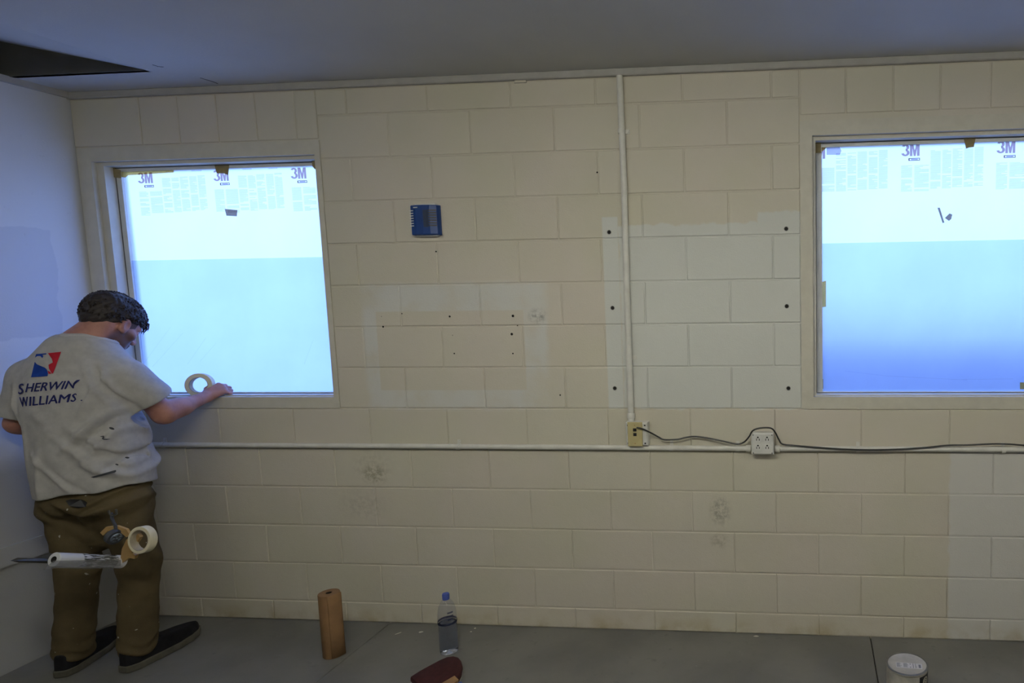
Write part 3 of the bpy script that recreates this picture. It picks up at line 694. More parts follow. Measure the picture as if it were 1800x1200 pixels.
for k, rr in enumerate((0.020, 0.027, 0.034, 0.040)):
    MB().lathe([(rr, RH+.0003), (rr+.0006, RH+.0003)], (0, 0, 0), 40, capped=False).build('layer_line', M_CARD, r, fix=False)
# --- water bottle
c = FL(790, 1146); BH = 0.292
r = empty('water_bottle', (c[0], c[1], 0)); tag(r, 'clear plastic water bottle with blue cap, half full, by the wall', 'bottle')
pr_ = [(0.004, 0.012), (0.020, 0.004), (0.030, 0.0), (0.038, 0.004), (0.041, 0.014), (0.041, 0.045), (0.0395, 0.05), (0.041, 0.055), (0.041, 0.10), (0.0398, 0.104), (0.041, 0.108), (0.041, 0.185),
       (0.0395, 0.205), (0.035, 0.228), (0.027, 0.247), (0.018, 0.259), (0.0135, 0.264), (0.0135, 0.270)]
MB().lathe(pr_, n=36, capped=False).build('shell', M_PET, r, smooth=True, fix=False)
wp = [(0.001, 0.013), (0.020, 0.006), (0.030, 0.003), (0.037, 0.006), (0.0395, 0.015), (0.0395, 0.148), (0.039, 0.150), (0.001, 0.150)]
MB().lathe(wp, n=36, capped=False).build('water', M_WATER, r, smooth=True)
MB().lathe([(0.0145, 0.262), (0.0150, 0.264), (0.0150, 0.288), (0.0140, BH-.001), (0.002, BH)], n=28).build('cap', M_CAP, r, smooth=True)
ri = MB()
for k in range(28):
    a = 2*math.pi*k/28; ri.box(-.0006, .0006, .0146, .0158, .266, .287); q = ri.v[-8:]; ri.v[-8:] = [(x*math.cos(a)-y*math.sin(a), x*math.sin(a)+y*math.cos(a), z) for x, y, z in q]
tag(ri.build('cap_ribs', M_CAP, r), kind='stuff')
MB().lathe([(0.0420, 0.150), (0.0422, 0.151), (0.0422, 0.160), (0.0420, 0.161)], n=36, capped=False).build('waterline_shade', tint_mat('blue_band', (0.20, 0.22, 0.36), (0.04, 0.05, 0.12), 0.3), r, fix=False)  # dark blue ring shading at the water line, put in as a tinted band
for k, (z, a0, a1) in enumerate(((0.206, -1.0, -0.35), (0.190, -1.1, -0.35), (0.174, -1.0, -0.45))):
    m = MB(); n = 8
    for i in range(n+1):
        a = a0+(a1-a0)*i/n; rr = 0.0424 if z < .19 else (0.0421 if z < .2 else 0.0405)
        m.v += [(rr*math.cos(a), rr*math.sin(a), z), (rr*math.cos(a), rr*math.sin(a), z+.008)]
    m.f = [(2*i, 2*i+2, 2*i+3, 2*i+1) for i in range(n)]
    m.build('print_line', tint_mat('bottle_ink%d' % k, (0.45, 0.47, 0.62), (0.08, 0.1, 0.2), 0.25), r, fix=False)
# --- maroon pad
def sd_outline(pts, z0, z1, rnd, name, mat, label, cat, loc, parent=None):
    m = MB(); n = len(pts); cx_ = sum(p[0] for p in pts)/n; cy_ = sum(p[1] for p in pts)/n
    lev = [(z0, 0.985), (z0+rnd*.3, 1.0), (z1-rnd, 1.0), (z1-rnd*.35, 0.975), (z1, 0.90)]
    for z, s in lev: m.v += [(cx_+(x-cx_)*s, cy_+(y-cy_)*s, z) for x, y in pts]
    for k in range(len(lev)-1):
        for i in range(n): m.f.append((k*n+i, k*n+(i+1) % n, (k+1)*n+(i+1) % n, (k+1)*n+i))
    m.f += [tuple(range(n-1, -1, -1)), tuple(range((len(lev)-1)*n, len(lev)*n))]
    return m.build(name, mat, parent, smooth=True)
mz = 0.035
out = [(721, 1187), (735, 1178), (755, 1167), (772, 1158), (786, 1152), (797, 1150.5), (806, 1153), (811, 1159), (813, 1167), (811, 1178), (806, 1188), (797, 1200), (785, 1216), (770, 1226), (757, 1222), (742, 1206), (730, 1196)]
wp = [FL(a, b_, mz) for a, b_ in out]; c = np.mean(wp, axis=0)
r = empty('maroon_pad', (c[0], c[1], 0)); tag(r, 'dark maroon rounded pad lying in front of the water bottle', 'pad')
pts = [(p[0]-c[0], p[1]-c[1]) for p in wp]
sd_outline(pts, 0.006, mz, 0.014, 'padding', M_MAROON, '', '', None, r)
sd_outline([(x*1.01, y*1.01) for x, y in pts], 0.0, 0.0085, 0.004, 'backing', simple('pad_backing', (0.34, 0.33, 0.28), 0.8), '', '', None, r)
q = [FL(a, b_, mz+0.012) for a, b_ in ((768, 1205), (799, 1187), (806, 1194), (779, 1213))]; c2 = np.mean(q, axis=0)
m = MB(); m.v = [(p[0], p[1], mz+.0006) for p in q]+[(p[0], p[1], mz+0.012) for p in q]; m.f = [(3,2,1,0),(4,5,6,7),(0,1,5,4),(1,2,6,5),(2,3,7,6),(3,0,4,7)]
tag(m.build('cardboard_strip', M_CARD, origin=(c2[0], c2[1], mz+.0006)), 'tan cardboard strip resting on the maroon pad', 'cardboard')
q = FL(807, 1199, 0.02); o = MB().lathe([(0.010, 0), (0.0115, 0.001), (0.0115, 0.018), (0.0105, 0.020), (0.001, 0.020)], n=20).build('bottle_cap', M_CAP, smooth=True); o.location = (q[0]+.004, q[1]-.004, 0)
tag(o, 'loose blue bottle cap on the floor beside the maroon pad', 'cap')
# --- paint can
CR, CH = 0.0835, 0.192
c = FL(1594.5, 1166, CH); c[2] = 0
r = empty('paint_can', tuple(c), 0.0); tag(r, 'dented gallon paint can with a paper label on its lid', 'paint can')
MB().lathe([(CR-.004, 0), (CR-.001, 0.001), (CR-.001, 0.006), (CR-.003, 0.008), (CR-.003, CH-.010), (CR-.001, CH-.008), (CR, CH-.004), (CR, CH-.001), (CR-.002, CH), (CR-.009, CH), (CR-.010, CH-.006)], n=48, capped=False).lathe([(0.001, 0.002), (CR-.004, 0.0)], n=48, capped=False).build('body', M_CAN, r, smooth=True)
MB().lathe([(CR-.0005, CH-.004), (CR, CH+.0004), (CR-.003, CH+.0012), (CR-.008, CH+.0010), (CR-.0095, CH-.004)], n=48, capped=False).build('rim', M_RIM, r, smooth=True, fix=False)
MB().lathe([(0.001, CH-.0035), (CR-.022, CH-.0035), (CR-.018, CH-.002), (CR-.013, CH-.001), (CR-.0092, CH-.0005), (CR-.0088, CH-.004)], n=48, capped=False).build('lid', M_LID, r, smooth=True, fix=False)
zl = CH-.0030; ca = math.radians(-4)
def rot(x, y): return (x*math.cos(ca)-y*math.sin(ca), x*math.sin(ca)+y*math.cos(ca))
def lid_rect(x0, x1, y0, y1, z): 
    m = MB(); m.v = [(*rot(x, y), z) for x, y in ((x0, y0), (x1, y0), (x1, y1), (x0, y1))]+[(*rot(x, y), z+.0003) for x, y in ((x0, y0), (x1, y0), (x1, y1), (x0, y1))]
    m.f = [(3,2,1,0),(4,5,6,7),(0,1,5,4),(1,2,6,5),(2,3,7,6),(3,0,4,7)]; return m
lab = lid_rect(-0.044, 0.058, -0.026, 0.010, zl).build('lid_label', M_LABEL, r)
m = MB(); rnd = random.Random(3)
for k in range(7):
    y = 0.006-k*0.0042
    for x0, x1 in ((-0.041, -0.020), (-0.015, 0.004), (0.030, 0.037)):
        q = lid_rect(x0, x0+(x1-x0)*rnd.uniform(.5, 1), y-.0018, y, zl+.0004); m.add(q.v, q.f)
for a in ((0.010, 0.014, 0.000, 0.005), (0.010, 0.014, -0.022, -0.016), (0.022, 0.0245, -0.024, 0.008)): q = lid_rect(*a, zl+.0004); m.add(q.v, q.f)
q = lid_rect(0.044, 0.053, -0.020, 0.002, zl+.0004); m.add(q.v, q.f); tag(m.build('label_print', M_PRINT, lab), kind='stuff')
m = MB(); n = 12                                          # black printed panel on the side
for i in range(n+1):
    a = math.radians(-62)+math.radians(75)*i/n; m.v += [((CR-.0026)*math.cos(a), (CR-.0026)*math.sin(a), 0.03), ((CR-.0026)*math.cos(a), (CR-.0026)*math.sin(a), CH-.014)]
m.f = [(2*i, 2*i+2, 2*i+3, 2*i+1) for i in range(n)]; sp = m.build('side_label', M_DARK, r, smooth=True, fix=False)
m = MB(); n = 20
for ra, rb in ((0.017, 0.012), (0.008, 0.004)):
    b0 = len(m.v)
    for i in range(n):
        t = 2*math.pi*i/n
        for rr in (ra, rb):
            a = math.radians(-38)+rr*math.cos(t)/CR; m.v.append(((CR-.0022)*math.cos(a), (CR-.0022)*math.sin(a), CH-.038+rr*math.sin(t)))
    m.f += [(b0+2*i, b0+2*((i+1) % n), b0+2*((i+1) % n)+1, b0+2*i+1) for i in range(n)]
m.build('emblem', M_CHIP, sp, fix=False)
# --- flakes of paint on the floor
for k, (px, py, sx_, sy_, a) in enumerate(((700, 1113, .016, .0022, .9), (740, 1110.5, .011, .006, .2), (835, 1104, .006, .005, .1), (878, 1098, .006, .006, .8), (828, 1110, .005, .003, 0), (1329, 1118, .014, .006, .1))):
    p = FL(px, py); m = MB(); n = 9
    pts = [(sx_*math.cos(2*math.pi*i/n)*random.uniform(.8, 1.1), sy_*math.sin(2*math.pi*i/n)*random.uniform(.8, 1.1)) for i in range(n)]
    m.v = [(x, y, 0.0) for x, y in pts]+[(x*.9, y*.9, 0.0015) for x, y in pts]; m.f = [tuple(range(n-1, -1, -1)), tuple(range(n, 2*n))]+[(i, (i+1) % n, n+(i+1) % n, n+i) for i in range(n)]
    o = m.build('paint_flake', M_CHIP); o.location = (p[0], p[1], 0.0002); o.rotation_euler.z = a
    tag(o, ['thin white paint sliver on the floor left of the bottle', 'oval white paint flake on the floor left of the bottle', 'small white paint flake on the floor right of the bottle', 'white paint flake at the wall base right of the bottle',
            'tiny white paint speck on the floor right of the bottle', 'long pale paint flake on the floor near the crack'][k], 'paint flake', 'paint flakes on the floor')

# ================================================================== THE PAINTER
f32 = np.float32
def surface_nets(F, lo, h):
    s = F < 0; nx, ny, nz = F.shape
    cnt = sum(s[i:nx-1+i, j:ny-1+j, k:nz-1+k].astype(np.int8) for i in (0, 1) for j in (0, 1) for k in (0, 1))
    act = (cnt > 0) & (cnt < 8); idx = np.full(act.shape, -1, np.int64); I, Jc, K = np.nonzero(act); N = len(I); idx[I, Jc, K] = np.arange(N)
    acc = np.zeros((N, 3)); num = np.zeros(N); base = np.stack([I, Jc, K], 1).astype(float)
    for ax in range(3):
        oa = [a for a in range(3) if a != ax]
        for u in (0, 1):
            for w in (0, 1):
                o0 = [0, 0, 0]; o0[oa[0]] = u; o0[oa[1]] = w; o1 = list(o0); o1[ax] = 1
                f0 = F[I+o0[0], Jc+o0[1], K+o0[2]]; f1 = F[I+o1[0], Jc+o1[1], K+o1[2]]; m = (f0 < 0) != (f1 < 0)
                t = np.where(m, f0/np.where(m, f0-f1, 1), 0); p = np.tile(np.array(o0, float), (N, 1)); p[:, ax] += t
                acc += p*m[:, None]; num += m
    V = (base+acc/num[:, None])*h+np.array(lo); quads = []
    for ax in range(3):
        oa = [(1, 2), (2, 0), (0, 1)][ax]; sl0 = [slice(None)]*3; sl1 = [slice(None)]*3; sl0[ax] = slice(0, -1); sl1[ax] = slice(1, None)
        ch = s[tuple(sl0)] != s[tuple(sl1)]; E = np.stack(np.nonzero(ch), 1)
        ok = (E[:, oa[0]] > 0) & (E[:, oa[1]] > 0) & (E[:, oa[0]] < F.shape[oa[0]]-1) & (E[:, oa[1]] < F.shape[oa[1]]-1); E = E[ok]
        flip = s[E[:, 0], E[:, 1], E[:, 2]]
        def c(du, dw):
            e = E.copy(); e[:, oa[0]] -= du; e[:, oa[1]] -= dw; return idx[e[:, 0], e[:, 1], e[:, 2]]
        q = np.stack([c(1, 1), c(0, 1), c(0, 0), c(1, 0)], 1); q[~flip] = q[~flip][:, ::-1]; quads.append(q)
    return V, np.concatenate(quads)
class Grid:
    def __init__(s, lo, hi, h):
        s.lo, s.h = np.array(lo, float), h; n = [int(math.ceil((b_-a)/h))+1 for a, b_ in zip(lo, hi)]
        ax = [(a+h*np.arange(k)).astype(f32) for a, k in zip(lo, n)]; s.x, s.y, s.z = np.meshgrid(*ax, indexing='ij')
    def mesh(s, F): return surface_nets(F.astype(np.float64), s.lo, s.h)
def cap(g, a, b_, ra, rb):
    a, b_ = np.array(a, float), np.array(b_, float); d = b_-a; L = float(d@d)+1e-12
    t = np.clip(((g.x-a[0])*d[0]+(g.y-a[1])*d[1]+(g.z-a[2])*d[2])/L, 0, 1)
    return np.sqrt((g.x-a[0]-t*d[0])**2+(g.y-a[1]-t*d[1])**2+(g.z-a[2]-t*d[2])**2)-(ra+(rb-ra)*t)
def ell(g, c, r, R=None):
    x, y, z = g.x-c[0], g.y-c[1], g.z-c[2]
    if R is not None: x, y, z = x*R[0][0]+y*R[0][1]+z*R[0][2], x*R[1][0]+y*R[1][1]+z*R[1][2], x*R[2][0]+y*R[2][1]+z*R[2][2]
    k0 = np.sqrt((x/r[0])**2+(y/r[1])**2+(z/r[2])**2); k1 = np.sqrt((x/r[0]**2)**2+(y/r[1]**2)**2+(z/r[2]**2)**2)+1e-9
    return k0*(k0-1)/k1
def smin(a, b_, k):
    h = np.clip(0.5+0.5*(b_-a)/k, 0, 1); return b_+(a-b_)*h-k*h*(1-h)
def smax(a, b_, k): return -smin(-a, -b_, k)
def column(g, secs):                                   # elliptical sections stacked along z: (z, cx, cy, a, b, yaw)
    S = np.array(secs, float); S = S[np.argsort(S[:, 0])]; zz = np.linspace(S[0, 0]-.1, S[-1, 0]+.1, 400)
    ker = np.exp(-np.linspace(-2, 2, 31)**2); ker /= ker.sum(); out = []
    for k in range(1, 6):
        v = np.interp(zz, S[:, 0], S[:, k]); out.append(np.convolve(np.pad(v, 15, mode='edge'), ker, 'valid'))
    cx_, cy_, a, b_, yw = [np.interp(g.z, zz, v).astype(f32) for v in out]
    dx, dy = g.x-cx_, g.y-cy_; c, s_ = np.cos(yw), np.sin(yw); u, w = dx*c+dy*s_, -dx*s_+dy*c
    k = (np.abs(u/a)**2.3+np.abs(w/b_)**2.3)**(1/2.3); return (k-1)*np.minimum(a, b_)
def wav(g, seed, fr, n=5):
    r = np.random.RandomState(seed); out = 0
    for _ in range(n):
        d = r.normal(size=3); d /= np.linalg.norm(d); out = out+np.sin((g.x*d[0]+g.y*d[1]+g.z*d[2])*fr*r.uniform(.6, 1.5)+r.uniform(0, 6.3))
    return out/n
def fold(g, p, q, w, A, yb=None):                      # a cloth ridge along the line p-q, measured in x,z (back side only when yb is given)
    d = np.array([q[0]-p[0], q[1]-p[1]]); L = d@d; t = np.clip(((g.x-p[0])*d[0]+(g.z-p[1])*d[1])/L, 0, 1)
    r2 = (g.x-p[0]-t*d[0])**2+(g.z-p[1]-t*d[1])**2; v = A*np.exp(-r2/w**2)*np.sin(np.pi*(0.12+0.76*t))
    return v if yb is None else v*(g.y < yb)
def mesh_obj(name, V, Q, mat, parent, base):
    me = bpy.data.meshes.new(name); me.from_pydata((V-np.array(base)).tolist(), [], Q.tolist()); me.materials.append(mat)
    me.polygons.foreach_set('use_smooth', [True]*len(me.polygons)); me.update()
    o = bpy.data.objects.new(name, me); COL.objects.link(o)
    if parent is None: o.location = base
    else: o.parent = parent
    return o
def merge(parts):
    V, Q, n = [], [], 0
    for v, q in parts: V.append(v); Q.append(q+n); n += len(v)
    return np.concatenate(V), np.concatenate(Q)

BASE = (-1.235, -0.42, 0.0)
# joints
HEAD = np.array([-1.200, -0.305, 1.566]); NECK = np.array([-1.258, -0.392, 1.492])
RSH, REL, RWR = np.array([-1.085, -0.360, 1.336]), np.array([-1.026, -0.264, 1.148]), np.array([-1.032, -0.052, 1.186])
LSH, LEL, LWR = np.array([-1.475, -0.432, 1.352]), np.array([-1.535, -0.455, 1.140]), np.array([-1.475, -0.255, 1.02])
# ---- head frame: looks down at the sill
hp, hy = math.radians(-36), math.radians(-4)           # pitch down, turned slightly to the right
hf = np.array([-math.sin(hy)*math.cos(hp)*-1 if False else math.sin(-hy)*math.cos(hp), math.cos(hy)*math.cos(hp), math.sin(hp)])
hr = np.cross(hf, [0, 0, 1]); hr /= np.linalg.norm(hr); hu = np.cross(hr, hf); HR = np.array([hr, hf, hu])
def hw(r_, f_, u_): return HEAD+hr*r_+hf*f_+hu*u_
MATS['_jaw'].inputs[1].default_value = tuple(hw(0.035, 0.040, -0.080))
def head_sdf(g):
    d = ell(g, hw(0, -.012, .030), (.076, .098, .088), HR)
    d = smin(d, ell(g, hw(0, .030, -.045), (.060, .066, .070), HR), .03)
    d = smin(d, ell(g, hw(0, .066, -.090), (.030, .026, .024), HR), .025)
    d = smin(d, cap(g, hw(-.034, .082, .026), hw(.034, .082, .026), .013, .013), .018)          # brow
    d = smin(d, cap(g, hw(0, .092, .012), hw(0, .116, -.026), .008, .0125), .010)               # nose
    for s in (-1, 1):
        d = smin(d, ell(g, hw(s*.013, .102, -.030), (.009, .010, .008), HR), .006)
        d = smax(d, -ell(g, hw(s*.032, .100, .006), (.017, .014, .010), HR), .008)              # eye sockets
        d = smin(d, ell(g, hw(s*.032, .082, .005), (.0125, .0125, .0115), HR), .003)            # eyeballs
        d = smin(d, ell(g, hw(s*.047, .060, -.022), (.022, .022, .020), HR), .020)              # cheek
        er = ell(g, hw(s*.082, -.004, -.008), (.010, .021, .034), HR)                            # ear with a hollow
        er = smax(er, -ell(g, hw(s*.091, .001, -.004), (.008, .012, .020), HR), .004)
        er = smin(er, ell(g, hw(s*.079, .004, -.034), (.007, .009, .010), HR), .006)
        d = smin(d, er, .006)
    d = smin(d, cap(g, hw(-.022, .090, -.056), hw(.022, .090, -.056), .007, .007), .006)         # lips
    d = smin(d, cap(g, hw(-.018, .089, -.066), hw(.018, .089, -.066), .0075, .0075), .006)
    d = smax(d, -cap(g, hw(-.024, .104, -.061), hw(.024, .104, -.061), .0035, .0035), .004)
    d = smin(d, cap(g, hw(0, -.035, -.040), NECK+[0, -.01, .0], .058, .064), .03)
    d = smin(d, cap(g, hw(-.040, -.050, -.030), NECK+[-.06, -.02, -.02], .022, .035), .04)
    d = smin(d, cap(g, hw(.040, -.050, -.030), NECK+[.06, -.02, -.02], .022, .035), .04)
    return d
def hand_sdf(g, wr, fwd, back, thumb_side, curl, d0, spread=1.0, thumb_to=None):
    fwd = np.array(fwd, float); fwd /= np.linalg.norm(fwd); back = np.array(back, float); back -= fwd*(back@fwd); back /= np.linalg.norm(back)
    side = np.cross(fwd, back)*thumb_side                                                         # points to the thumb
    def p(f_, s_, b_): return wr+fwd*f_+side*s_+back*b_
    d = d0; pal = None
    for s_, kf in ((.030, .088), (.010, .092), (-.010, .088), (-.028, .080)):
        c = cap(g, p(.012, s_*.55, 0), p(kf, s_, .003), .0150, .0125); pal = c if pal is None else smin(pal, c, .014)
    pal = smin(pal, ell(g, p(.040, .026, -.008), (.018, .018, .018)), .016)
    d = smin(d, pal, .016)
    for k, (s_, kf, L) in enumerate(((.030, .088, (.042, .025, .020)), (.010, .092, (.046, .028, .021)), (-.010, .088, (.042, .026, .020)), (-.028, .080, (.033, .020, .018)))):
        q = p(kf, s_, .003); ang = 0.0; rad = (.0098, .0090, .0082, .0072); fd = None
        for j in range(3):
            ang += curl[k][j]; dr = fwd*math.cos(ang)-back*math.sin(ang)+side*(.10*(1.5-k)*spread*(1 if j == 0 else .3)); dr /= np.linalg.norm(dr)
            n_ = q+dr*L[j]; c = cap(g, q, n_, rad[j], rad[j+1]); fd = c if fd is None else smin(fd, c, .003); q = n_
        d = smin(d, fd, .0045)
    if thumb_to is None: a, b_, c = p(.028, .036, -.010), p(.058, .058, -.022), p(.085, .062, -.032)
    else: a, b_, c = p(.028, .034, -.008), np.array(thumb_to[0]), np.array(thumb_to[1])
    th = smin(cap(g, p(.018, .022, -.006), a, .0155, .0140), cap(g, a, b_, .0130, .0110), .008); th = smin(th, cap(g, b_, c, .0108, .0085), .005)
    return smin(d, th, .008)
parts = []
# head and neck
g = Grid(np.minimum(HEAD, NECK)-[.15, .16, .10], np.maximum(HEAD, NECK)+[.15, .17, .15], .0032); parts.append(g.mesh(smax(head_sdf(g), -(g.z-1.42), .004)))
# right arm, hand closed on the rim of the tape roll
TAPE_C = np.array([-1.098, -0.004, 1.2435])
g = Grid((-1.18, -0.42, 1.04), (-0.90, 0.11, 1.42), .0030)
d = smin(cap(g, RSH, REL+[0, -.006, 0], .053, .044), cap(g, REL, RWR, .046, .0275), .03)
d = smin(d, ell(g, REL+(RWR-REL)*.28+[.004, 0, .004], (.047, .075, .045)), .02)
fwd = np.array([.035, .080, .040])
d = hand_sdf(g, RWR, fwd, (.35, -.45, .82), -1, ((.80, 1.25, .8), (.85, 1.25, .8), (.90, 1.20, .8), (.95, 1.15, .8)), d, .6, ((-1.068, .000, 1.222), (-1.060, .022, 1.243)))
parts.append(g.mesh(smax(d, g.z-1.405, .004)))
# left arm, bent in front of the body
g = Grid((-1.625, -0.55, 0.93), (-1.36, -0.05, 1.42), .0045)
d = smin(cap(g, LSH, LEL, .053, .043), cap(g, LEL, LWR, .044, .028), .03)
d = hand_sdf(g, LWR, (.25, .9, -.1), (-.75, .1, .6), 1, ((.5, .7, .4),)*4, d)
parts.append(g.mesh(smax(d, g.z-1.405, .004)))
# trunk and legs beneath the clothes
RHIP, RKN, RAN = np.array([-1.135, -.405, .90]), np.array([-1.090, -.400, .48]), np.array([-1.108, -.425, .085])
LHIP, LKN, LAN = np.array([-1.335, -.440, .90]), np.array([-1.330, -.455, .48]), np.array([-1.375, -.480, .085])
g = Grid((-1.60, -0.62, 0.02), (-0.95, -0.20, 1.48), .012)
d = column(g, [(.82, -1.235, -.42, .14, .10, .15), (1.0, -1.24, -.42, .13, .09, .2), (1.25, -1.26, -.40, .15, .10, .22), (1.44, -1.26, -.38, .12, .07, .22)])
d = smax(d, g.z-1.44, .02); d = smax(d, .80-g.z, .02)
for a, k, n_ in ((RHIP, RKN, RAN), (LHIP, LKN, LAN)): d = smin(d, smin(cap(g, a, k, .062, .045), cap(g, k, n_, .045, .034), .02), .03)
d = smin(d, cap(g, LSH, RSH, .05, .05), .04); d = smin(d, cap(g, NECK, NECK-[0, 0, .1], .055, .07), .03)
parts.append(g.mesh(d))
V, Q = merge(parts)
person = mesh_obj('person', V, Q, M_SKIN, None, BASE); tag(person, 'man in grey t-shirt and khaki trousers taping the window sill, seen from behind', 'person')
# ---- hair
g = Grid(HEAD-[.13, .15, .12], HEAD+[.13, .16, .15], .0032)
base_ = ell(g, hw(0, -.012, .030), (.076, .098, .088), HR)
lx, lf, lu = [(g.x-HEAD[0])*a[0]+(g.y-HEAD[1])*a[1]+(g.z-HEAD[2])*a[2] for a in (hr, hf, hu)]
lf, lu = lf, lu
thick = .010+.014*np.clip((lu-.01)/.07, 0, 1)+.012*np.clip((-lf-.03)/.06, 0, 1)
d = base_-thick-.0065*wav(g, 3, 130, 8)-.0040*wav(g, 4, 300, 8)
line = np.where(lf < .0, -.040-.10*np.clip(lf+.06, -.06, .06)*0, .0)                               # hairline: low at the nape, higher over the ears, at the brow in front
hairline = np.interp(lf, [-.12, -.07, -.035, -.010, .02, .05, .075, .12], [-.052, -.040, -.008, .030, .020, .030, .056, .060]).astype(f32)
d = smax(d, hairline-lu+.003*wav(g, 9, 260, 6), .006)
hv = [g.mesh(d)]
V, Q = merge(hv); tuft = MB(); rnd = random.Random(11)
for _ in range(1100):
    th = rnd.uniform(0, 2*math.pi); ph = rnd.uniform(-.35, 1.45)
    lr_, lf_, lu_ = math.cos(ph)*math.cos(th), math.cos(ph)*math.sin(th), math.sin(ph)
    q = np.array([.076*lr_, -.012+.098*lf_, .030+.088*lu_]); n_ = np.array([lr_/.076, lf_/.098, lu_/.088]); n_ /= np.linalg.norm(n_)
    if q[2] < np.interp(q[1], [-.12, -.07, -.035, -.010, .02, .05, .075, .12], [-.052, -.040, -.008, .030, .020, .030, .056, .060])+.006: continue
    t = .010+.014*min(1, max(0, (q[2]-.01)/.07))+.012*min(1, max(0, (-q[1]-.03)/.06)); p0 = q+n_*(t-.006)
    sw = np.array([rnd.uniform(-.4, .4), .55+rnd.uniform(-.6, .5), -.25+rnd.uniform(-.4, .4)]); sw -= n_*(sw@n_)*.8
    L = rnd.uniform(.014, .026)*(1.5 if q[1] > .05 else 1); p1 = p0+sw*L*.5+n_*.010; p2 = p0+sw*L+n_*.008-np.array([0, 0, .008 if q[1] > .05 else 0])
    tuft.tube([hw(*p0), hw(*p1), hw(*p2)], [.0042, .0032, .0005], 5)
for k in range(22):                                                                                 # fringe falling over the brow
    x = -.05+.1*k/21; p0 = hw(x, .094-abs(x)*.25, .066); L = rnd.uniform(.6, 1.2)
    tuft.tube([p0, p0+hf*.018*L+hu*.002, p0+hf*.030*L-hu*.016*L+hr*rnd.uniform(-.006, .006), p0+hf*.032*L-hu*.034*L+hr*rnd.uniform(-.01, .01)], [.0042, .0034, .0022, .0004], 5)
hair = mesh_obj('hair', V, Q, M_HAIR, person, BASE)
m = tuft; m.v = [(a-BASE[0], b_-BASE[1], c-BASE[2]) for a, b_, c in m.v]; tag(m.build('hair_strands', M_HAIR, hair, smooth=True), kind='stuff')
# cropped sides and beard
g = Grid(HEAD-[.11, .15, .15], HEAD+[.11, .16, .10], .0036); hs = head_sdf(g)
lx, lf, lu = [(g.x-HEAD[0])*a[0]+(g.y-HEAD[1])*a[1]+(g.z-HEAD[2])*a[2] for a in (hr, hf, hu)]
crop = smax(base_2 := ell(g, hw(0, -.012, .030), (.0785, .1005, .0905), HR), np.maximum(np.interp(lf, [-.12, -.07, -.035, -.010, .02, .045, .06], [-.045, -.034, -.006, .022, -.035, -.030, .02]).astype(f32)-lu, lf-.058)+.0015*wav(g, 5, 300, 6), .004)
mesh_obj('cropped_sides', *g.mesh(crop), simple('short_hair', (0.10, 0.055, 0.042), 0.8, var=.3, vscale=300, bump=.5, bscale=500), hair, BASE)
# ---- t-shirt
def shirt_sdf(g, off=0.0):
    d = column(g, [(.78, -1.222, -.418, .216, .168, .14), (.90, -1.228, -.418, .210, .164, .16), (1.08, -1.246, -.412, .206, .158, .20), (1.22, -1.262, -.408, .216, .156, .22), (1.33, -1.270, -.402, .206, .140, .22), (1.42, -1.266, -.398, .168, .118, .22), (1.50, -1.258, -.396, .118, .092, .22), (1.56, -1.255, -.392, .08, .07, .2)])
    d = smax(d, g.z-1.535, .04)
    d = smin(d, cap(g, NECK+[-.045, -.01, -.040], LSH+[.012, 0, -.012], .060, .076), .05)
    d = smin(d, cap(g, NECK+[.035, .005, -.050], RSH+[-.012, 0, -.012], .060, .074), .05)
    rs, ls = RSH+(REL-RSH)*.58+[.004, 0, .004], LSH+(LEL-LSH)*.86
    d = smin(d, cap(g, RSH+[0, 0, -.01], rs, .074, .082), .035); d = smin(d, cap(g, LSH+[0, 0, -.01], ls, .074, .078), .035)
    # drape
    sx_, sz = g.x, g.z
    d = d-fold(g, (-1.150, 1.415), (-1.045, 1.205), .016, .016, -.36)-fold(g, (-1.105, 1.400), (-1.035, 1.230), .011, .010, -.36)
    d = d+fold(g, (-1.125, 1.395), (-1.030, 1.190), .013, .014, -.36)
    d = d-fold(g, (-1.30, 1.20), (-1.03, .90), .020, .014)+fold(g, (-1.27, 1.16), (-1.02, .94), .018, .013)-fold(g, (-1.18, 1.14), (-1.00, .98), .014, .008)-fold(g, (-1.17, 1.05), (-.99, .93), .013, .008)+fold(g, (-1.15, 1.10), (-1.0, .95), .012, .007)
    d = d-fold(g, (-1.14, .98), (-.98, .89), .012, .008)-fold(g, (-1.375, 1.25), (-1.385, .80), .020, .008, -.42)+fold(g, (-1.415, 1.20), (-1.425, .80), .018, .009, -.42)
    for p, q, w_, A_ in (((-1.08, 1.36), (-1.14, 1.18), .010, .008), ((-1.06, 1.20), (-1.20, 1.03), .012, .009), ((-1.06, 1.17), (-1.16, 1.03), .009, -.008), ((-1.04, 1.12), (-1.12, .98), .010, .009), ((-1.01, 1.06), (-1.08, .92), .009, -.007),
                        ((-1.33, 1.02), (-1.15, .86), .014, .009), ((-1.28, .98), (-1.12, .85), .012, -.008), ((-1.44, 1.32), (-1.40, 1.16), .012, .010), ((-1.46, 1.30), (-1.44, 1.12), .010, -.010), ((-1.30, 1.06), (-1.31, .82), .016, .006)):
        d = d-fold(g, p, q, w_, A_*1.6, -.34)
    low = np.clip((1.20-g.z)/.35, 0, 1); d = d-.0045*low*np.sin(g.x*42+g.y*38+2.5*np.sin(g.z*6))-.0025*wav(g, 21, 34, 6)
    return d, rs, ls
g = Grid((-1.66, -0.66, 0.76), (-0.90, -0.10, 1.53), .0060); d, rs, ls = shirt_sdf(g)
hem = .832+.11*(g.x+1.235)-.05*(g.y+.42)+.006*np.sin(g.x*26+g.y*20)
d_in = d+.020
d = smax(d, hem-g.z, .003)
d = smax(d, -smax(d_in, g.z-.885, .004), .003)                                                     # hollow at the hem
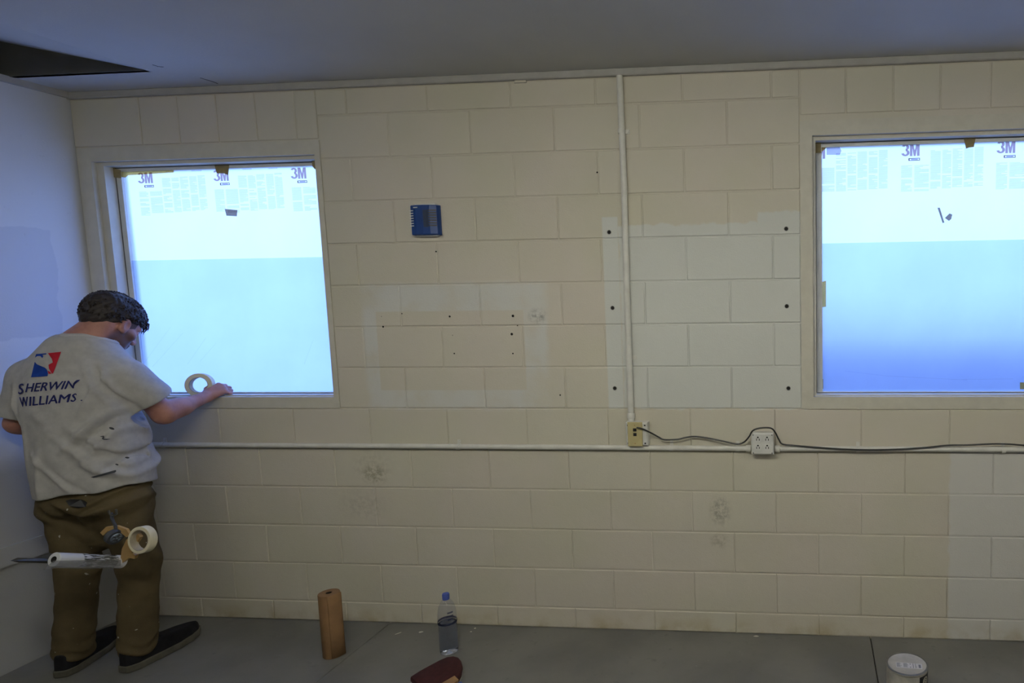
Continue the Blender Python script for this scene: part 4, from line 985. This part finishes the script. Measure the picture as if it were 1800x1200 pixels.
def arm_cut(d, sh, el, end, depth):
    ax = (el-sh)/np.linalg.norm(el-sh); t = (g.x-end[0])*ax[0]+(g.y-end[1])*ax[1]+(g.z-end[2])*ax[2]
    near = np.sqrt((g.x-end[0])**2+(g.y-end[1])**2+(g.z-end[2])**2)-.135
    cut = np.maximum(t, near); d = smax(d, np.where(near < 0, t, -1.0), .003)
    inner = cap(g, end-ax*depth, end+ax*.05, .056, .074); return smax(d, -np.where(near < 0.02, inner, 1.0), .003)
d = arm_cut(d, RSH, REL, rs+np.array([.012, .02, -.012]), .05); d = arm_cut(d, LSH, LEL, ls, .04)
nk = cap(g, NECK+[0.0, -.012, -.02], hw(0, -.02, -.05), .066, .066); d = smax(d, -nk, .006)          # neck opening
shirt = mesh_obj('t_shirt', *g.mesh(d), M_SHIRT, person, BASE); shirt['label'] = 'grey cotton t-shirt with a red and blue back print'
# collar rib
g2 = Grid(NECK-[.14, .14, .10], NECK+[.14, .14, .10], .0035); d0 = shirt_sdf(g2)[0]
nk2 = cap(g2, NECK+[0.0, -.012, -.02], hw(0, -.02, -.05), .066, .066)
mesh_obj('collar', *g2.mesh(smax(smax(smax(d0-.003, nk2-.017, .003), -nk2+.0005, .003), -(d0+.012), .003)), M_RIB, shirt, BASE)
# print on the back, laid onto the cloth
bm = bmesh.new(); bm.from_mesh(shirt.data); bvh = BVHTree.FromBMesh(bm); bm.free()
def on_back(px, py, lift=.0019):
    p = W(px, py, -.57); o_ = Vector((p[0]-BASE[0], -1.0-BASE[1], p[2]-BASE[2])); h_ = bvh.ray_cast(o_, Vector((0, 1, 0)))
    for _ in range(2):
        y_ = h_[0].y+BASE[1] if h_[0] is not None else -.5; p = W(px, py, y_); h_ = bvh.ray_cast(Vector((p[0]-BASE[0], -1.0-BASE[1], p[2])), Vector((0, 1, 0)))
    if h_[0] is None: return (p[0]-BASE[0], -.52-BASE[1], p[2])
    n_ = h_[1] if h_[1].y < 0 else -h_[1]; return tuple(h_[0]+n_*lift)
def dense(pts, faces, it=2):
    b2 = bmesh.new(); vs_ = [b2.verts.new((x, y, 0)) for x, y in pts]
    for f_ in faces:
        try: b2.faces.new([vs_[i] for i in f_])
        except ValueError: pass
    bmesh.ops.triangulate(b2, faces=b2.faces)
    for _ in range(it):
        lng = [e for e in b2.edges if e.calc_length() > 5]
        if lng: bmesh.ops.subdivide_edges(b2, edges=lng, cuts=1); bmesh.ops.triangulate(b2, faces=b2.faces)
    b2.verts.index_update(); P_ = [(v.co.x, v.co.y) for v in b2.verts]; F_ = [tuple(v.index for v in f_.verts) for f_ in b2.faces]; b2.free(); return P_, F_
def print_on(name, pts, faces, mat, it=2, lift=.0019):
    P_, F_ = dense(pts, faces, it); m = MB(); m.v = [on_back(x, y, lift) for x, y in P_]; m.f = F_; return m.build(name, mat, shirt, fix=False)
def word(txt, quad, name, off=.0, shear=.12):
    g_, f_ = text_mesh(txt, 1, off, shear); (a, b_, c, d_) = [np.array(q, float) for q in quad]         # bl, br, tr, tl in pixels
    pts = [tuple((a*(1-u_)+b_*u_)*(1-v_)+(d_*(1-u_)+c*u_)*v_) for u_, v_ in g_]
    allp, allf = [], []
    for dx, dy in ((0, 0), (1.0, 0), (.5, .5)): k = len(allp); allp += [(x+dx, y+dy) for x, y in pts]; allf += [tuple(k+i for i in q) for q in f_]
    print_on(name, allp, allf, M_NAVY, 2)
word('S', ((31, 693), (42, 691), (41, 674), (30, 675)), 'lettering'); word('HERWIN', ((45, 689), (124, 683), (127, 669), (47, 674)), 'lettering')
word('W', ((38, 715), (51, 713), (49, 697), (34, 698)), 'lettering'); word('ILLIAMS', ((52, 713), (128, 706), (129, 692), (51, 697)), 'lettering')
word('.', ((131.5, 706), (133.3, 706), (133.3, 704.3), (131.5, 704.3)), 'lettering', 0, 0)
Zp = lambda L: [(x/6.67, 600+y/6.67) for x, y in L]
def fan(L):
    b2 = bmesh.new(); vs_ = [b2.verts.new((x, y, 0)) for x, y in L]; b2.faces.new(vs_); bmesh.ops.triangulate(b2, faces=b2.faces); b2.verts.index_update()
    f_ = [tuple(v.index for v in q.verts) for q in b2.faces]; b2.free(); return f_
for poly, mt in (([(370, 420), (392, 330), (415, 240), (440, 268), (455, 305), (490, 318), (522, 308), (542, 330), (552, 375), (548, 408), (460, 415)], M_BLUEINK), ([(418, 190), (432, 148), (548, 139), (545, 152), (505, 156), (512, 178), (500, 196), (480, 172), (445, 172)], M_BLUEINK),
                 ([(562, 138), (688, 124), (655, 225), (632, 300), (603, 382), (585, 366), (562, 318), (560, 275), (604, 248), (596, 205), (578, 170)], M_RED), ([(548, 345), (566, 352), (592, 378), (560, 384)], M_RED)):
    L = Zp(poly); print_on('emblem_print', L, fan(L), mt, 2)
# paint stains on the shirt
for px, py, rx, ry, a in ((205, 751, 5, 2, .3), (175, 771, 9, 1.6, .25), (232, 802, 4, 1.5, .1), (210, 826, 3, 2, -.6), (214, 814, 3, 1.4, .3)):
    L = [(px+rx*math.cos(t)*math.cos(a)-ry*math.sin(t)*math.sin(a), py+rx*math.cos(t)*math.sin(a)+ry*math.sin(t)*math.cos(a)) for t in [2*math.pi*k/9 for k in range(9)]]
    print_on('paint_stain', L, [tuple(range(9))], M_HUB, 2, .0035)
# ---- trousers
def trouser(g):
    d = column(g, [(.70, -1.236, -.425, .185, .145, .13), (.80, -1.232, -.428, .188, .152, .14), (.90, -1.226, -.425, .186, .150, .15), (.98, -1.226, -.420, .175, .140, .15)])
    d = smax(d, .74-g.z, .05); d = smax(d, g.z-.96, .01)
    legR = smin(cap(g, RHIP+[.012, -.01, -.08], RKN+[.008, -.005, 0], .098, .076), cap(g, RKN+[.008, -.005, 0], RAN+[.004, -.008, .02], .074, .070), .03)
    legL = smin(cap(g, LHIP+[-.012, -.01, -.08], LKN, .098, .076), cap(g, LKN, LAN+[.008, -.004, .02], .074, .070), .03)
    lg = smin(legR, legL, .02); d = smin(d, lg, .05); d = smin(d, cap(g, (-1.235, -.425, .72), (-1.225, -.425, .60), .085, .055), .05)
    low = np.clip((.36-g.z)/.28, 0, 1); seat = np.exp(-((g.z-.76)/.10)**2)
    low2 = np.clip((.20-g.z)/.10, 0, 1); d = d-.0050*low2*np.sin(g.z*95+g.x*46-g.y*38+1.5*np.sin(g.y*30+g.x*22))-.0022*low*np.sin(g.z*60+g.x*50+g.y*30)-.004*wav(g, 33, 30, 6)-.002*wav(g, 35, 90, 6)-.0030*np.sin(g.z*58+g.x*38-g.y*22+2*np.sin(g.x*20))*(.4+seat)
    d = d-fold(g, (-1.30, .83), (-1.16, .78), .012, .010, -.42)-fold(g, (-1.02, .86), (-1.16, .78), .012, .010)-fold(g, (-1.00, .80), (-1.17, .74), .012, .009)+fold(g, (-1.04, .83), (-1.16, .76), .010, .008)
    d = d+fold(g, (-1.235, .80), (-1.235, .68), .018, .012, -.44)
    d = d+.024*np.clip((g.z-.80)/.06, 0, 1)
    return smax(d, .052+.02*(g.y+.45)-g.z, .004)
g = Grid((-1.48, -0.63, 0.03), (-0.96, -0.24, 0.98), .0060)
tr = mesh_obj('trousers', *g.mesh(trouser(g)), M_TROUSER, person, BASE); tr['label'] = 'paint-spattered khaki work trousers'
m = MB()
bm = bmesh.new(); bm.from_mesh(tr.data); bvh_t = BVHTree.FromBMesh(bm); bm.free()
def on_tr(px, py, lift=.003):
    y_ = -.56
    for _ in range(3):
        p = W(px, py, y_); h_ = bvh_t.ray_cast(Vector((p[0]-BASE[0], -1.0-BASE[1], p[2])), Vector((0, 1, 0))); y_ = h_[0].y+BASE[1] if h_[0] is not None else -.5
    p = W(px, py, y_-lift); return p
L = [(115, 880), (124, 877), (142, 878), (152, 884), (150, 891), (138, 893), (122, 889)]
q = [on_tr(*a) for a in L]; n = len(q); m.v = [tuple(p-np.array(BASE)) for p in q]+[tuple(p-np.array(BASE)+[0, .012, 0]) for p in q]; m.f = [tuple(range(n)), tuple(range(2*n-1, n-1, -1))]+[(i, n+i, n+(i+1) % n, (i+1) % n) for i in range(n)]
m.build('pocket_cloth', M_DARK, tr)
# ---- shoes
def shoe(heel, toe_dir, lift_name):
    root = empty('shoe', (heel[0]-BASE[0], heel[1]-BASE[1], 0)); root.parent = person; root.rotation_euler.z = math.atan2(-toe_dir[0], toe_dir[1]); root.scale = (1.12, 1.06, 1.18)
    g = Grid((-.075, -.03, -.005), (.075, .34, .135), .0035); y = g.y
    hwid = np.interp(y, [-.02, 0, .03, .10, .20, .255, .295, .318, .33], [.004, .022, .036, .037, .047, .046, .034, .014, .002]).astype(f32); cxs = np.interp(y, [0, .12, .22, .33], [0, .004, -.002, 0]).astype(f32)
    side = np.abs(g.x-cxs)-hwid; toe_up = np.interp(y, [.2, .33], [0, .012]).astype(f32)
    so = smax(smax(side-.004, np.abs(g.z-.014-toe_up)-.014, .004), np.maximum(-y-.006, y-.326), .006)
    top = np.interp(y, [-.02, .02, .09, .14, .20, .26, .33], [.088, .090, .086, .086, .074, .062, .050]).astype(f32)+toe_up
    upp = smax(smax(side+.10*np.maximum(g.z-.03, 0)**1.0*.6, g.z-top, .022), np.maximum(-y-.002, y-.320), .012); upp = smax(upp, .020-g.z, .002)
    o_ = mesh_obj('upper', *g.mesh(upp), M_SHOE, root, (0, 0, 0)); mesh_obj('sole', *g.mesh(so), M_SOLE, root, (0, 0, 0))
    lc = MB()
    for k in range(4):
        yy_ = .115+.022*k; zz = float(np.interp(yy_, [.09, .14, .20], [.082, .080, .066]))+.001; lc.tube([(-.022, yy_, zz-.008), (-.008, yy_+.004, zz+.002), (.008, yy_-.003, zz+.002), (.022, yy_+.002, zz-.008)], .0028, 6)
    lc.tube([(0, .10, .083), (.014, .095, .092), (.024, .105, .084), (.006, .11, .084)], .0025, 6); lc.tube([(0, .10, .083), (-.014, .095, .092), (-.024, .105, .084), (-.006, .11, .084)], .0025, 6)
    lc.build('laces', M_DARK, root, smooth=True)
    return root
shoe((-1.108, -0.500), (.07, 1.0), ''); shoe((-1.358, -0.552), (-.30, 1.0), '')

# ================================================================== TAPE AND MASKING TOOL
def tape_roll(c, axis, R_, r_, w_, label):
    root = empty('tape_roll', tuple(c)); root.rotation_mode = 'QUATERNION'; root.rotation_quaternion = Vector((0, 0, 1)).rotation_difference(Vector(axis).normalized())
    MB().lathe([(r_+.002, -w_/2), (R_-.001, -w_/2), (R_, -w_/2+.001), (R_, w_/2-.001), (R_-.001, w_/2), (r_+.002, w_/2), (r_+.002, -w_/2)], n=48, capped=False).build('tape', M_TAPE_SIDE, root, smooth=True)
    MB().lathe([(r_, -w_/2-.0005), (r_+.0022, -w_/2-.0005), (r_+.0022, w_/2+.0005), (r_, w_/2+.0005), (r_, -w_/2-.0005)], n=48, capped=False).build('core', M_TAPE_CORE, root, smooth=True)
    if label: tag(root, label, 'tape roll')
    return root
tape_roll(TAPE_C, (.42, -1.0, .12), .0585, .038, .036, 'pale masking tape roll held in the right hand on the sill')
# hand masker hanging at the back of the belt, its film roll pointing backwards
TY = -0.610
def ty(px): return TY+.02-.24*(214-px)/121
A0, A1 = W(95, 983, ty(95)), W(214, 987, ty(214))
root = empty('film_dispenser', tuple(A0)); tag(root, 'hand masking tool with film roll and tape hanging from the belt', 'masking tool')
ax = Vector(A1-A0); Lr = ax.length; holder = Vector((1, 0, 0)).rotation_difference(ax.normalized())
root.rotation_mode = 'QUATERNION'; root.rotation_quaternion = holder; inv = holder.inverted()
def loc(p): return tuple(inv @ (Vector(p)-Vector(A0)))
RT = 0.027
MB().lathe([(.012, -.001), (RT-.001, 0), (RT, .001), (RT, Lr), (.012, Lr)], n=36, axis='x', capped=False).build('film_roll', M_ROLL, root, smooth=True)
MB().lathe([(.0122, -.0012), (.0122, .05)], n=24, axis='x', capped=False).lathe([(.0122, .004), (.0005, .005)], n=24, axis='x', capped=False).build('roll_core', M_HOLE, root, fix=False)
def sheet(pts, dy, th, name, mat):
    q = [W(a, b_, ty(a)+dy) for a, b_ in pts]; n = len(q); m = MB(); off = np.array([.8, .3, 0])*th
    m.v = [loc(p) for p in q]+[loc(p+off) for p in q]; m.f = [tuple(range(n)), tuple(range(2*n-1, n-1, -1))]+[(i, n+i, n+(i+1) % n, (i+1) % n) for i in range(n)]
    return m.build(name, mat, root)
sheet([(18, 985), (30, 980), (60, 981), (86, 972), (150, 980), (206, 988), (206, 995), (60, 989), (34, 989)], .045, .003, 'cutter_blade', M_STEEL)
sheet([(76, 1001), (100, 998), (150, 1000), (190, 998), (212, 994), (212, 984), (150, 984), (94, 985)], -.032, .0008, 'film_edge', M_SHEET)
# bracket
def strip(pts, y, th, name, mat, wpx=0):
    q = [W(a, b_, y) for a, b_ in pts]; n = len(q); m = MB(); m.v = [loc(p) for p in q]+[loc(p+np.array([0, th, 0])) for p in q]
    m.f = [tuple(range(n)), tuple(range(2*n-1, n-1, -1))]+[(i, n+i, n+(i+1) % n, (i+1) % n) for i in range(n)]; return m.build(name, mat, root)
strip([(214, 965), (222, 948), (232, 950), (242, 938), (246, 944), (236, 960), (231, 972), (238, 976), (236, 982), (226, 980), (214, 990), (206, 998), (204, 991), (212, 980)], TY, .014, 'bracket', M_TAN)
strip([(176, 936), (186, 926), (205, 924), (222, 930), (228, 940), (222, 944), (208, 932), (190, 932), (181, 941)], TY+.012, .010, 'frame_arm', M_TAN)
hub = W(204, 945, TY); hl = loc(hub)
hb = MB().lathe([(.001, 0), (.030, 0), (.032, .003), (.032, .022), (.001, .022)], n=28, axis='y').build('hub', M_HUB, root, smooth=True); hb.location = hl
h2 = MB().lathe([(.001, -.004), (.018, -.004), (.021, -.001), (.021, .002)], n=24, axis='y', capped=False).build('hub_wheel', M_HUB2, hb, smooth=True, fix=False)
for k in range(5):
    a = 2*math.pi*k/5; MB().box(-.002, .002, -.0055, -.003, .004, .019).build('spoke', M_HUB, hb).rotation_euler = (0, a, 0)
tc_ = W(251, 948, TY-.01); t2 = tape_roll((0, 0, 0), (1, 0, 0), .056, .042, .030, None); t2.name = 'tape_coil'
t2.parent = root; t2.location = loc(tc_); t2.rotation_quaternion = inv @ Vector((0, 0, 1)).rotation_difference(Vector((-.05, -.96, .16)).normalized())
sp_ = [W(a, b_, y) for a, b_, y in ((196, 902, -.575), (197, 912, -.590), (203, 924, TY+.006), (204, 938, TY+.006))]
MB().tube([loc(p) for p in sp_], .006, 8).build('hanging_loop', M_HUB, root, smooth=True)
MB().tube([loc(W(a, b_, -.582)) for a, b_ in ((191, 897), (193, 903), (199, 906), (205, 903), (204, 895))], .0042, 8).build('clip', M_STEEL, root, smooth=True)
